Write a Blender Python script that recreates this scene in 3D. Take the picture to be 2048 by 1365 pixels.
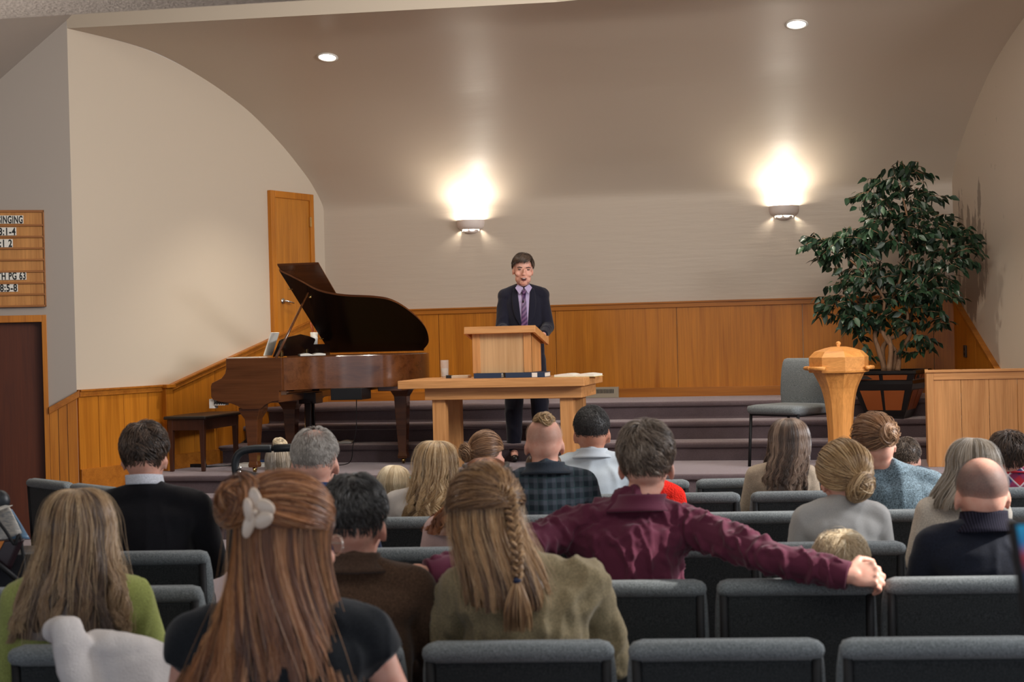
import bpy, math, random
import numpy as np
from mathutils import Vector, Matrix, noise
from mathutils.bvhtree import BVHTree

scene = bpy.context.scene
for o in list(bpy.data.objects):
    bpy.data.objects.remove(o)
col = scene.collection
rng = np.random.default_rng(7)
random.seed(7)
PI = math.pi
R = math.radians

# ------------------------------------------------------------------ camera
IW, IH = 2048, 1365
TH, PH, RO, F, CH = R(13.536), R(-.307), R(1.452), 3100.0, 1.6
c_f = np.array([-math.sin(TH)*math.cos(PH), math.cos(TH)*math.cos(PH), math.sin(PH)])
c_r0 = np.array([math.cos(TH), math.sin(TH), 0.0])
c_u0 = np.cross(c_r0, c_f)
c_r = math.cos(RO)*c_r0 - math.sin(RO)*c_u0
c_u = math.sin(RO)*c_r0 + math.cos(RO)*c_u0
cam_d = bpy.data.cameras.new('camera')
cam = bpy.data.objects.new('camera', cam_d)
col.objects.link(cam)
cam.matrix_world = Matrix(((c_r[0], c_u[0], -c_f[0], 0), (c_r[1], c_u[1], -c_f[1], 0),
                           (c_r[2], c_u[2], -c_f[2], CH), (0, 0, 0, 1)))
cam_d.sensor_width = 36
cam_d.lens = F/IW*36
cam_d.clip_start = .05
cam_d.dof.use_dof = True
cam_d.dof.focus_distance = 12.0
cam_d.dof.aperture_fstop = 5.6
scene.camera = cam

# ------------------------------------------------------------------ light and exposure
scene.view_settings.view_transform = 'Standard'
scene.view_settings.look = 'None'
scene.view_settings.gamma = 1
scene.view_settings.exposure = -0.12
scene.view_settings.use_curve_mapping = False
scene.cycles.max_bounces = 6
scene.cycles.diffuse_bounces = 4
scene.cycles.glossy_bounces = 3
scene.cycles.caustics_reflective = False
scene.cycles.caustics_refractive = False
scene.cycles.sample_clamp_indirect = 4.0
scene.cycles.use_denoising = True
w = bpy.data.worlds.new('world')
scene.world = w
w.use_nodes = True
w.node_tree.nodes['Background'].inputs[0].default_value = (.80, .88, 1.0, 1)
w.node_tree.nodes['Background'].inputs[1].default_value = 1.3

def lamp(name, kind, loc, target=None, energy=10, color=(1, 1, 1), **kw):
    d = bpy.data.lights.new(name, kind)
    d.energy = energy
    d.color = color
    for k, v in kw.items():
        setattr(d, k, v)
    o = bpy.data.objects.new(name, d)
    col.objects.link(o)
    o.location = loc
    if target is not None:
        o.rotation_euler = (Vector(target)-Vector(loc)).to_track_quat('-Z', 'Y').to_euler()
    return o

# daylight from the hall's high windows on the right, a softer area light from the left, then added fill lamps
lamp('window_light_right', 'AREA', (5.7, 7.8, 3.8), (-3.4, 10.4, 1.0), 640, (.95, .96, 1.0), shape='RECTANGLE', size=4.0, size_y=1.3)
lamp('window_light_left', 'AREA', (-9.6, 6.8, 3.4), (-2.5, 8.5, 1.0), 60, (.95, .96, 1.0), shape='RECTANGLE', size=2.5, size_y=1.6)  # soft area lamp inside the hall; the left wall has no window
lamp('hall_fill_light', 'AREA', (-1.8, 8.4, 4.7), (-2.0, 9.2, 0), 110, (1.0, .93, .84), shape='RECTANGLE', size=5.0, size_y=3.0)  # added overhead fill, not a fitting of the hall
lamp('stage_wall_fill', 'AREA', (-.6, 8.2, 4.2), (-4.2, 14.0, 1.4), 95, (1.0, .93, .82), shape='RECTANGLE', size=3.0, size_y=.5)  # added to brighten the back and left stage walls
lamp('hall_fill_light', 'AREA', (-.2, 3.6, 2.80), (-.3, 3.9, 0), 30, (1.0, .95, .88), shape='RECTANGLE', size=4.0, size_y=1.5)  # second added fill, just under the low rear ceiling
lamp('rear_ceiling_fill', 'AREA', (-3.7, 4.2, 1.9), (-3.2, 4.5, 2.85), 42, (1.0, .93, .86), shape='RECTANGLE', size=1.2, size_y=.4)  # unseen lamp added to lift the dark textured ceiling
# shafts of sun that come in by a high window on the right
lamp('sun_shaft', 'SPOT', (5.7, 6.3, 4.3), (-.08, 5.03, .92), 4200, (1.0, .95, .88), spot_size=R(6.5), spot_blend=.35, shadow_soft_size=.06)
lamp('sun_shaft', 'SPOT', (5.7, 8.6, 4.3), (.02, 7.0, 1.06), 3000, (1.0, .95, .88), spot_size=R(8), spot_blend=.4, shadow_soft_size=.06)

# ------------------------------------------------------------------ maths helpers
def ray(x, y):
    return c_f + c_r*(x-IW/2)/F - c_u*(y-IH/2)/F
CAM = np.array([0, 0, CH])
def atY(x, y, Y):
    d = ray(x, y); return CAM + d*(Y/d[1])
def atZ(x, y, Z):
    d = ray(x, y); return CAM + d*((Z-CH)/d[2])
def atD(x, y, D):
    return CAM + ray(x, y)*D
def onplane(x, y, A, B):
    d = ray(x, y); n = np.array([B[1]-A[1], -(B[0]-A[0])])
    return CAM + d*((np.array(A) @ n)/(d[:2] @ n))
def lerp(a, b, t): return a+(b-a)*t
def sstep(a, b, x):
    t = np.clip((x-a)/(b-a), 0, 1); return t*t*(3-2*t)

# ------------------------------------------------------------------ materials
def srgb(r, g, b):
    f = lambda c: ((c/255+.055)/1.055)**2.4 if c/255 > .04045 else c/255/12.92
    return (f(r), f(g), f(b), 1)
class Mat:
    def __init__(s, name, color=(.5, .5, .5, 1), rough=.6, spec=.5, metal=0, **kw):
        s.m = bpy.data.materials.new(name); s.m.use_nodes = True
        s.t = s.m.node_tree; s.p = s.t.nodes['Principled BSDF']
        s.p.inputs['Base Color'].default_value = color
        s.p.inputs['Roughness'].default_value = rough
        s.p.inputs['Specular IOR Level'].default_value = spec
        s.p.inputs['Metallic'].default_value = metal
        for k, v in kw.items():
            s.p.inputs[k.replace('_', ' ')].default_value = v
    def n(s, typ, **kw):
        n = s.t.nodes.new(typ)
        for k, v in kw.items():
            if k.startswith('i_'):
                n.inputs[k[2:].replace('_', ' ')].default_value = v
            else:
                setattr(n, k, v)
        return n
    def l(s, a, b): s.t.links.new(a, b)
    def coords(s, scale=(1, 1, 1), rot=(0, 0, 0), out='Object'):
        tc = s.n('ShaderNodeTexCoord'); mp = s.n('ShaderNodeMapping')
        mp.inputs['Scale'].default_value = scale; mp.inputs['Rotation'].default_value = rot
        s.l(tc.outputs[out], mp.inputs['Vector']); return mp.outputs[0]
    def noise(s, vec, scale=5, detail=4, rough=.5, dist=0):
        n = s.n('ShaderNodeTexNoise'); n.inputs['Scale'].default_value = scale
        n.inputs['Detail'].default_value = detail; n.inputs['Roughness'].default_value = rough
        n.inputs['Distortion'].default_value = dist
        s.l(vec, n.inputs['Vector']); return n.outputs[0]
    def ramp(s, fac, stops):
        r = s.n('ShaderNodeValToRGB'); e = r.color_ramp.elements
        while len(e) < len(stops): e.new(.5)
        for i, (p, c) in enumerate(stops):
            e[i].position = p; e[i].color = c
        s.l(fac, r.inputs[0]); return r.outputs[0]
    def bump(s, h, strength=.3, dist=.01):
        b = s.n('ShaderNodeBump'); b.inputs['Strength'].default_value = strength
        b.inputs['Distance'].default_value = dist
        s.l(h, b.inputs['Height']); s.l(b.outputs[0], s.p.inputs['Normal'])
def plain(name, c, rough=.6, spec=.4, metal=0, **kw):
    return Mat(name, c, rough, spec, metal, **kw).m
def mul(c, k): return (c[0]*k, c[1]*k, c[2]*k, 1)
def wood(name, c1, c2, axis=2, scale=1.0, rough=.45, spec=.4, coat=0, rings=.5):
    M = Mat(name, c1, rough, spec)
    sc = [14*scale]*3; sc[axis] = .9*scale
    v = M.coords(tuple(sc))
    n1 = M.noise(v, 1.2, 6, .6, .6)
    c = M.ramp(n1, [(.30, c2), (.5, c1), (.72, mul(c1, 1.18))])
    sc2 = [60*scale]*3; sc2[axis] = 1.5*scale
    n2 = M.noise(M.coords(tuple(sc2)), 2.0, 3)
    mx = M.n('ShaderNodeMix', data_type='RGBA', blend_type='MULTIPLY')
    mx.inputs[0].default_value = rings
    M.l(c, mx.inputs[6]); M.l(M.ramp(n2, [(.35, (.72, .66, .6, 1)), (.6, (1, 1, 1, 1))]), mx.inputs[7])
    M.l(mx.outputs[2], M.p.inputs['Base Color'])
    M.bump(n2, .08, .002)
    if coat:
        M.p.inputs['Coat Weight'].default_value = coat
        M.p.inputs['Coat Roughness'].default_value = .12
    return M.m
def cloth(name, c, scale=400, amt=.35, rough=.9, bump=.25, big=.0):
    M = Mat(name, c, rough, .15)
    n = M.noise(M.coords((scale, scale, scale)), 1.0, 2)
    cc = M.ramp(n, [(.3, mul(c, 1-amt)), (.7, mul(c, 1+amt))])
    M.l(cc, M.p.inputs['Base Color'])
    M.bump(n, bump, .002)
    M.p.inputs['Sheen Weight'].default_value = .15
    return M.m
def paint(name, c, rough=.42, spec=.35, bump=.05):
    M = Mat(name, c, rough, spec)
    n = M.noise(M.coords((1, 1, 1)), 90, 3)
    M.bump(n, bump, .002)
    return M.m

M_ = {}
FIR1, FIR2 = (.50, .215, .062, 1), (.37, .138, .034, 1)
M_['panel'] = wood('panelling_wood', (.50, .175, .014, 1), (.39, .122, .008, 1), 2, .7, .38, .4)
M_['panel_h'] = wood('rail_wood', (.40, .135, .014, 1), (.30, .09, .008, 1), 0, .8, .4)
M_['door'] = wood('door_wood', (.50, .19, .022, 1), (.40, .138, .013, 1), 2, .8, .4)
M_['darkdoor'] = wood('dark_door_wood', (.085, .018, .004, 1), (.055, .010, .003, 1), 2, .8, .45)
M_['fir_v'] = wood('fir_wood_upright', (.60, .29, .105, 1), (.48, .205, .064, 1), 2, 1.1, .45, .35)
M_['fir_h'] = wood('fir_wood_lengthwise', (.62, .30, .11, 1), (.50, .215, .068, 1), 0, 1.1, .45, .35)
M_['ply'] = wood('plywood_face', (.58, .36, .18, 1), (.47, .27, .12, 1), 2, .45, .5, .3, 0, .35)
M_['font'] = wood('font_wood', (.66, .285, .072, 1), (.50, .195, .043, 1), 2, 1.3, .4, .4)
M_['font_h'] = wood('font_wood_lid', (.68, .295, .075, 1), (.56, .22, .05, 1), 0, 1.3, .4, .4)
M_['piano'] = wood('walnut_case', (.125, .042, .013, 1), (.075, .022, .007, 1), 0, .8, .2, .5, .5, .4)
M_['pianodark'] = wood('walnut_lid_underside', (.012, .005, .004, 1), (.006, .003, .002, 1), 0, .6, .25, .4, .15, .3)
M_['bench'] = wood('bench_wood', (.055, .017, .008, 1), (.03, .01, .005, 1), 2, 1, .3, .5, .3, .3)
M_['wall'] = paint('wall_paint', (.60, .51, .40, 1))
M_['cove'] = None
M_['outer'] = paint('hall_wall_paint', (.36, .31, .265, 1), .55)
M_['white'] = plain('white_plastic', (.75, .72, .66, 1), .4)
M_['black'] = plain('black_plastic', (.012, .012, .013, 1), .35)
M_['blackm'] = plain('black_metal', (.010, .010, .011, 1), .6, .3)
M_['chrome'] = plain('chrome', (.7, .68, .64, 1), .22, .5, 1)
M_['brass'] = plain('brass', (.62, .42, .16, 1), .25, .5, 1)
M_['paper'] = plain('paper', (.78, .74, .66, 1), .8, .2)

def cove_mat():
    M = Mat('cove_paint', (.56, .47, .375, 1), .42, .5)
    n = M.noise(M.coords((1.6, 1.2, 16)), 1.5, 4)
    n2 = M.noise(M.coords((1, 1, 1)), 70, 2)
    ad = M.n('ShaderNodeMath', operation='MULTIPLY_ADD'); ad.inputs[1].default_value = .06
    M.l(n2, ad.inputs[0]); M.l(n, ad.inputs[2])
    M.bump(ad.outputs[0], .35, .008)
    return M.m
M_['cove'] = cove_mat()

def carpet(name, c):
    M = Mat(name, c, 1.0, .05)
    n = M.noise(M.coords((1, 1, 1)), 260, 3)
    b = M.noise(M.coords((1, 1, 1)), 9, 4)
    cc = M.ramp(n, [(.3, mul(c, .72)), (.7, mul(c, 1.3))])
    mx = M.n('ShaderNodeMix', data_type='RGBA', blend_type='MULTIPLY'); mx.inputs[0].default_value = .5
    M.l(cc, mx.inputs[6]); M.l(M.ramp(b, [(.3, (.8, .8, .8, 1)), (.7, (1.1, 1.1, 1.1, 1))]), mx.inputs[7])
    M.l(mx.outputs[2], M.p.inputs['Base Color'])
    M.bump(n, .8, .006)
    M.p.inputs['Sheen Weight'].default_value = .8
    M.p.inputs['Sheen Roughness'].default_value = .4
    M.p.inputs['Sheen Tint'].default_value = (.9, .78, .78, 1)
    return M.m
M_['carpet'] = carpet('purple_grey_carpet', (.115, .083, .088, 1))
def popcorn():
    M = Mat('popcorn_ceiling', (.55, .47, .41, 1), .9, .1)
    n = M.noise(M.coords((1, 1, 1)), 65, 5, .7)
    M.bump(n, 1.0, .03)
    M.l(M.ramp(n, [(.3, (.36, .31, .27, 1)), (.65, (.62, .54, .48, 1))]), M.p.inputs['Base Color'])
    return M.m
M_['popcorn'] = popcorn()
def emit(name, c, s):
    M = Mat(name, c); M.p.inputs['Emission Color'].default_value = c; M.p.inputs['Emission Strength'].default_value = s
    return M.m
M_['glow'] = emit('lamp_glow', (1, .93, .80, 1), 14)

# ------------------------------------------------------------------ mesh builder
def orth(t, ref=(0, 0, 1)):
    t = np.array(t, float); t /= (np.linalg.norm(t)+1e-12)
    r = np.array(ref, float)
    if abs(t @ r) > .95: r = np.array([0, 1., 0]) if abs(t[1]) < .9 else np.array([1., 0, 0])
    a = np.cross(t, r); a /= np.linalg.norm(a); b = np.cross(a, t)
    return t, a, b
class MB:
    def __init__(s): s.v = []; s.f = []; s.mi = []; s.cur = 0
    def add(s, vs, fs):
        k = len(s.v); s.v += [tuple(map(float, p)) for p in vs]
        s.f += [tuple(i+k for i in f) for f in fs]; s.mi += [s.cur]*len(fs); return s
    def box(s, c, d, rz=0, rot=None, taper=1.0):
        hx, hy, hz = d[0]/2, d[1]/2, d[2]/2
        p = [(x*(taper if z < 0 else 1), y*(taper if z < 0 else 1), z) for z in (-hz, hz) for y in (-hy, hy) for x in (-hx, hx)]
        m = rot if rot is not None else Matrix.Rotation(rz, 3, 'Z')
        p = [tuple(np.array(m @ Vector(q))+np.array(c)) for q in p]
        return s.add(p, [(0, 2, 3, 1), (4, 5, 7, 6), (0, 1, 5, 4), (2, 6, 7, 3), (0, 4, 6, 2), (1, 3, 7, 5)])
    def bb(s, a, b):
        return s.box([(a[i]+b[i])/2 for i in range(3)], [abs(b[i]-a[i]) for i in range(3)])
    def ell(s, c, r, m=None, nu=20, nv=12):
        vs = []; c = np.array(c, float)
        m = np.array(m) if m is not None else np.eye(3)
        for j in range(1, nv):
            ph = PI*j/nv
            for i in range(nu):
                a = 2*PI*i/nu
                vs.append(c + m @ np.array([r[0]*math.sin(ph)*math.cos(a), r[1]*math.sin(ph)*math.sin(a), r[2]*math.cos(ph)]))
        top = len(vs); vs.append(c+m @ np.array([0, 0, r[2]])); vs.append(c+m @ np.array([0, 0, -r[2]]))
        fs = []
        for j in range(nv-2):
            for i in range(nu):
                k = (i+1) % nu
                fs.append((j*nu+i, (j+1)*nu+i, (j+1)*nu+k, j*nu+k))
        for i in range(nu):
            k = (i+1) % nu
            fs.append((top, i, k)); fs.append((top+1, (nv-2)*nu+k, (nv-2)*nu+i))
        return s.add(vs, fs)
    def tube(s, path, rad, n=12, cap=True, ref=(0, 0, 1), fixed=None):
        P = [np.array(p, float) for p in path]; K = len(P)
        if np.isscalar(rad): rad = [rad]*K
        vs = []; ra = None
        for i in range(K):
            t = P[min(i+1, K-1)]-P[max(i-1, 0)]
            t = t/(np.linalg.norm(t)+1e-12)
            if fixed is not None: a, b = np.array(fixed[0], float), np.array(fixed[1], float)
            elif ra is None: _, a, b = orth(t, ref)
            else:
                a = ra-t*(ra @ t); a /= np.linalg.norm(a)+1e-12; b = np.cross(a, t)
            ra = a
            r = rad[i]; rx, ry = (r if hasattr(r, '__len__') else (r, r))
            for k in range(n):
                q = 2*PI*k/n
                vs.append(P[i]+a*rx*math.cos(q)+b*ry*math.sin(q))
        fs = []
        for i in range(K-1):
            for k in range(n):
                m = (k+1) % n
                fs.append((i*n+k, i*n+m, (i+1)*n+m, (i+1)*n+k))
        if cap:
            fs.append(tuple(range(n))[::-1]); fs.append(tuple((K-1)*n+k for k in range(n)))
        return s.add(vs, fs)
    def cap(s, a, b, ra, rb, n=14):
        s.tube([a, b], [ra, rb], n)
        f = lambda r: (r, r, r)
        s.ell(a, f(ra), None, n, 8); s.ell(b, f(rb), None, n, 8); return s
    def lathe(s, prof, c=(0, 0, 0), n=32, a0=0, a1=2*PI):
        full = abs(a1-a0-2*PI) < 1e-6; vs = []; N = n if full else n+1
        for r, z in prof:
            for k in range(N):
                a = a0+(a1-a0)*k/n
                vs.append((c[0]+r*math.cos(a), c[1]+r*math.sin(a), c[2]+z))
        fs = []
        for i in range(len(prof)-1):
            for k in range(n):
                m = (k+1) % N
                fs.append((i*N+k, i*N+m, (i+1)*N+m, (i+1)*N+k))
        return s.add(vs, fs)
    def prism(s, poly, h, o=(0, 0, 0), ex=(1, 0, 0), ey=(0, 1, 0), ez=(0, 0, 1)):
        o, ex, ey, ez = [np.array(q, float) for q in (o, ex, ey, ez)]; n = len(poly)
        vs = [o+ex*p[0]+ey*p[1] for p in poly]+[o+ex*p[0]+ey*p[1]+ez*h for p in poly]
        fs = [tuple(range(n))[::-1], tuple(range(n, 2*n))]
        fs += [(i, (i+1) % n, n+(i+1) % n, n+i) for i in range(n)]
        return s.add(vs, fs)
    def grid(s, P):
        P = np.asarray(P, float); a, b = P.shape[:2]
        return s.add(P.reshape(-1, 3), [(i*b+j, i*b+j+1, (i+1)*b+j+1, (i+1)*b+j) for i in range(a-1) for j in range(b-1)])
    def mesh(s, name):
        me = bpy.data.meshes.new(name); me.from_pydata(s.v, [], s.f)
        if any(s.mi): me.polygons.foreach_set('material_index', s.mi)
        me.update(); return me
    def build(s, name, mat, parent=None, smooth=False, bevel=0, seg=2, thick=0, fix=True, loc=None, angle=35):
        me = s.mesh(name)
        for m in (mat if isinstance(mat, list) else [mat]): me.materials.append(m)
        if fix:
            import bmesh
            bm = bmesh.new(); bm.from_mesh(me); bmesh.ops.recalc_face_normals(bm, faces=bm.faces); bm.to_mesh(me); bm.free()
        o = bpy.data.objects.new(name, me); col.objects.link(o)
        if parent: o.parent = parent
        if loc is not None: o.location = loc
        if thick:
            md = o.modifiers.new('solid', 'SOLIDIFY'); md.thickness = thick; md.offset = 0
        if bevel:
            md = o.modifiers.new('bevel', 'BEVEL'); md.width = bevel; md.segments = seg; md.limit_method = 'ANGLE'; md.angle_limit = R(40)
        if smooth:
            me.polygons.foreach_set('use_smooth', [True]*len(me.polygons))
            if smooth == 2:
                me.set_sharp_from_angle(angle=R(angle))
        return o
def tag(o, label=None, cat=None, group=None, kind=None):
    if label: o['label'] = label
    if cat: o['category'] = cat
    if group: o['group'] = group
    if kind: o['kind'] = kind
    return o
def empty(name, loc, rz, label, cat, group=None):
    o = bpy.data.objects.new(name, None); col.objects.link(o)
    o.location = loc; o.rotation_euler = (0, 0, rz); o.empty_display_size = .1
    return tag(o, label, cat, group)
def struct(o): o['kind'] = 'structure'; return o
def kids(o): return [c for c in bpy.data.objects if c.parent == o]
def copy_tree(o, parent=None):
    c = o.copy(); col.objects.link(c)
    if parent: c.parent = parent
    for ch in kids(o): copy_tree(ch, c)
    return c
def bez(pts, n=12):
    P = [np.array(p, float) for p in pts]; out = []
    Q = [2*P[0]-P[1]]+P+[2*P[-1]-P[-2]]
    for i in range(1, len(Q)-2):
        for k in range(n):
            t = k/n; a, b, c, d = Q[i-1:i+3]
            out.append(.5*((2*b)+(c-a)*t+(2*a-5*b+4*c-d)*t*t+(3*b-a-3*c+d)*t**3))
    out.append(P[-1]); return out
def text_mesh(txt, size, sx=1.0):
    cu = bpy.data.curves.new('letters', 'FONT'); cu.body = txt; cu.size = size; cu.extrude = .0008
    cu.offset = size*.030; cu.space_character = 1.12; cu.align_x = 'RIGHT'
    o = bpy.data.objects.new('letters', cu); col.objects.link(o)
    bpy.context.view_layer.update()
    me = bpy.data.meshes.new_from_object(o.evaluated_get(bpy.context.evaluated_depsgraph_get()))
    bpy.data.objects.remove(o)
    for v in me.vertices: v.co.x *= sx
    return me
# ------------------------------------------------------------------ room shell
P0, HR, TD = .46, .16, .35            # platform height, riser, tread
YB, YR = 15.0, 13.3                    # back wall, first riser of the stage steps
TOP = P0+3*HR
CLa, CLb = np.array([-5.56, 15.0]), np.array([-6.5, 11.6])       # left flared wall: back and front corner
CRa, CRb = np.array([.64, 15.0]), np.array([1.58, 11.6])
def flare(A, B, Y): return A+(B-A)*((A[1]-Y)/(A[1]-B[1]))
ARC = [(15.0, 2.80), (14.985, 2.95), (14.82, 3.15), (14.63, 3.31), (14.32, 3.53), (13.9, 3.77), (13.53, 3.92), (13.19, 4.03), (12.87, 4.11), (12.56, 4.165), (12.26, 4.19), (11.95, 4.20), (11.6, 4.205)]
arc = bez([(0, y, z) for y, z in ARC], 5)

MB().bb((-12, -4, -.1), (9, 11.7, 0)).build('floor', M_['carpet'])
struct(bpy.data.objects['floor'])
# carpeted platform and steps: treads with a rounded nosing
prof = [(11.5, 0)]
lev = [(11.5, .153), (11.8, .307), (12.1, .46), (YR, P0+HR), (YR+TD, P0+2*HR), (YR+2*TD, TOP)]
pts = []
z = 0
for y, zt in lev:
    pts += [(y+.02, z), (y+.02, zt-.05), (y-.012, zt-.04), (y-.018, zt-.02), (y-.008, zt-.004), (y+.012, zt)]
    z = zt
pts.append((YB+.2, TOP))
m = MB()
Pg = []
for y, zz in pts:
    yy = y
    xl = flare(CLa, CLb, yy)[0] if yy > 11.6 else -6.9
    xr = flare(CRa, CRb, yy)[0] if yy > 11.6 else 1.9
    Pg.append([(xl-.03+(xr-xl+.06)*k/24, yy, zz) for k in range(25)])
m.grid(Pg)
o = struct(m.build('floor_stage', M_['carpet'], None, True)); o.data.set_sharp_from_angle(angle=R(50))

# back wall below the curve, then the curved cove above it
def row(y, zz, n=40, ext=.0):
    a, b = flare(CLa, CLb, y)[0]-ext, flare(CRa, CRb, y)[0]+ext
    return [(a+(b-a)*k/n, y, zz) for k in range(n+1)]
m = MB(); m.grid([row(YB, .3), row(YB, 1.8), row(YB, 2.8)])
struct(m.build('wall_back', M_['cove']))
m = MB(); Pg = []
for i, p in enumerate(arc):
    rr = row(p[1], p[2])
    f = sstep(13.2, 11.6, p[1])
    rr = [(x, y+.42*f*(1-abs(x+2.46)/4.05), zz) for x, y, zz in rr]
    Pg.append(rr)
m.grid(Pg)
struct(m.build('ceiling_cove', M_['cove'], None, True))
front = Pg[-1]
m = MB(); m.grid([front, [(x, y-.02, zz+.55) for x, y, zz in front]])
struct(m.build('wall_soffit', M_['wall']))
# flared side walls: polygons under the arc
def side(name, A, B, mat, thick):
    poly = [(A[0], A[1], .2)]+[(*flare(A, B, p[1]), p[2]) for p in arc]+[(B[0], B[1], 0)]
    m = MB(); m.add(poly, [tuple(range(len(poly)))])
    o = struct(m.build(name, mat)); return o
side('wall_left', CLa, CLb, M_['wall'], .1)
def rightpaint():
    M = Mat('right_wall_paint', (.56, .47, .375, 1), .42, .35)
    # bare patches where the paint has come off behind the plant
    v = M.coords((1, 1, 1), out='Object')
    n = M.noise(M.coords((2.2, 2.2, .55)), 3.2, 6, .65)
    sep = M.n('ShaderNodeSeparateXYZ'); M.l(v, sep.inputs[0])
    def band(out, a, b, c, d):
        r = M.n('ShaderNodeMapRange', interpolation_type='SMOOTHSTEP'); r.inputs[1].default_value = a; r.inputs[2].default_value = b
        M.l(out, r.inputs[0])
        q = M.n('ShaderNodeMapRange', interpolation_type='SMOOTHSTEP'); q.inputs[1].default_value = d; q.inputs[2].default_value = c
        M.l(out, q.inputs[0])
        k = M.n('ShaderNodeMath', operation='MULTIPLY'); M.l(r.outputs[0], k.inputs[0]); M.l(q.outputs[0], k.inputs[1]); return k.outputs[0]
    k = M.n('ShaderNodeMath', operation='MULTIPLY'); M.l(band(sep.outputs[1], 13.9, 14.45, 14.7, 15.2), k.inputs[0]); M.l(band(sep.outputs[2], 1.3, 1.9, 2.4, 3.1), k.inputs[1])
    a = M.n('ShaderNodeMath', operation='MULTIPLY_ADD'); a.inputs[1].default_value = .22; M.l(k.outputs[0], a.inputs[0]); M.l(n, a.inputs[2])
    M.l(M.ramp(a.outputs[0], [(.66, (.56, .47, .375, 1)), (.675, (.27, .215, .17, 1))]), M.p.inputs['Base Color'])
    return M.m
side('wall_right', CRa, CRb, rightpaint(), .1)

# wainscot of the stage: back, left slope, right slope, with cap rails
def board_panel(name, A, B, bot, top, off, mat, gap=.61, rail=.055, groove=True, cap=.0):
    """vertical boards between plan points A and B; bot/top are lists of (t, z) polylines"""
    A, B = np.array(A, float), np.array(B, float); L = np.linalg.norm(B-A); d = (B-A)/L
    n = np.array([d[1], -d[0]])
    if n @ (np.array([0, 8.])-A) < 0: n = -n
    g = lambda pl, t: float(np.interp(t, [q[0] for q in pl], [q[1] for q in pl]))
    cuts = sorted(set([0.0, L]+[q[0] for q in top]+[q[0] for q in bot if 0 < q[0] < L]+[k*gap for k in range(1, int(L/gap)+1)]))
    m = MB()
    joints = [k*gap for k in range(1, int(L/gap)+1)]
    for a, b in zip(cuts[:-1], cuts[1:]):
        if b-a < .004: continue
        ga = .0025 if (groove and any(abs(a-j) < 1e-6 for j in joints)) else 0
        gb = .0025 if (groove and any(abs(b-j) < 1e-6 for j in joints)) else 0
        p = [(a+ga, g(bot, a)), (b-gb, g(bot, b)), (b-gb, g(top, b)-.01), (a+ga, g(top, a)-.01)]
        m.prism(p, off, (*A, 0), (*d, 0), (0, 0, 1), (*n, 0))
    o = struct(m.build(name, mat, None, bevel=.0015, seg=1))
    m = MB()
    for (a, za), (b, zb) in zip(top[:-1], top[1:]):
        m.prism([(a, za-rail), (b, zb-rail), (b, zb), (a, za)], off+.018, (*A, 0), (*d, 0), (0, 0, 1), (*n, 0))
        m.prism([(a, za-.012), (b, zb-.012), (b, zb+.004), (a, za+.004)], off+.032, (*A, 0), (*d, 0), (0, 0, 1), (*n, 0))
    struct(m.build(name.replace('wainscot', 'trim'), M_['panel_h'], None, bevel=.002))
    return A, d, n
WL = CRa[0]-CLa[0]
board_panel('wall_wainscot_back', (CLa[0], YB), (CRa[0], YB), [(0, TOP-.02), (WL, TOP-.02)], [(0, 1.86), (WL, 1.86)], .02, M_['panel'], 1.2)
m = MB().bb((CLa[0], YB-.035, TOP-.01), (CRa[0], YB-.02, TOP+.09)); struct(m.build('baseboard_back', M_['panel_h'], None, bevel=.003))
LL = float(np.linalg.norm(CLb-CLa))
board_panel('wall_wainscot_left', CLa, CLb, [(0, TOP), (.6, TOP), (1.9, P0), (LL, 0)], [(0, 1.86), (LL*(15-12.68)/3.4, 1.215), (LL, 1.215)], .02, M_['panel'], .30)
# the lower, thicker front part of the left wainscot ends in a post
s0 = LL*(15-12.62)/3.4
dl = (CLb-CLa)/LL; nl = np.array([-dl[1], dl[0]]); nl = nl if nl[0] > 0 else -nl
m = MB().prism([(s0-.03, P0-.02), (s0+.06, P0-.02), (s0+.06, 1.19), (s0-.03, 1.19)], .075, (*CLa, 0), (*dl, 0), (0, 0, 1), (*nl, 0))
m.prism([(s0-.045, 1.19), (s0+.075, 1.19), (s0+.075, 1.22), (s0-.045, 1.22)], .10, (*CLa, 0), (*dl, 0), (0, 0, 1), (*nl, 0))
struct(m.build('trim_1', M_['panel'], None, bevel=.003))
m = MB().prism([(1.3, P0), (s0, P0), (s0, P0+.13), (1.3, P0+.13)], .034, (*CLa, 0), (*dl, 0), (0, 0, 1), (*nl, 0))
m.prism([(s0, 0.), (LL, 0.), (LL, P0+.1), (s0, P0+.1)], .034, (*CLa, 0), (*dl, 0), (0, 0, 1), (*nl, 0))
struct(m.build('baseboard_left', M_['panel_h'], None, bevel=.003))
board_panel('wall_wainscot_right', CRa, CRb, [(0, TOP), (.6, TOP), (1.9, P0), (LL, 0)], [(0, 1.86), (1.17, 1.19), (1.9, .95), (LL, .95)], .02, M_['panel'], .61)

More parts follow.
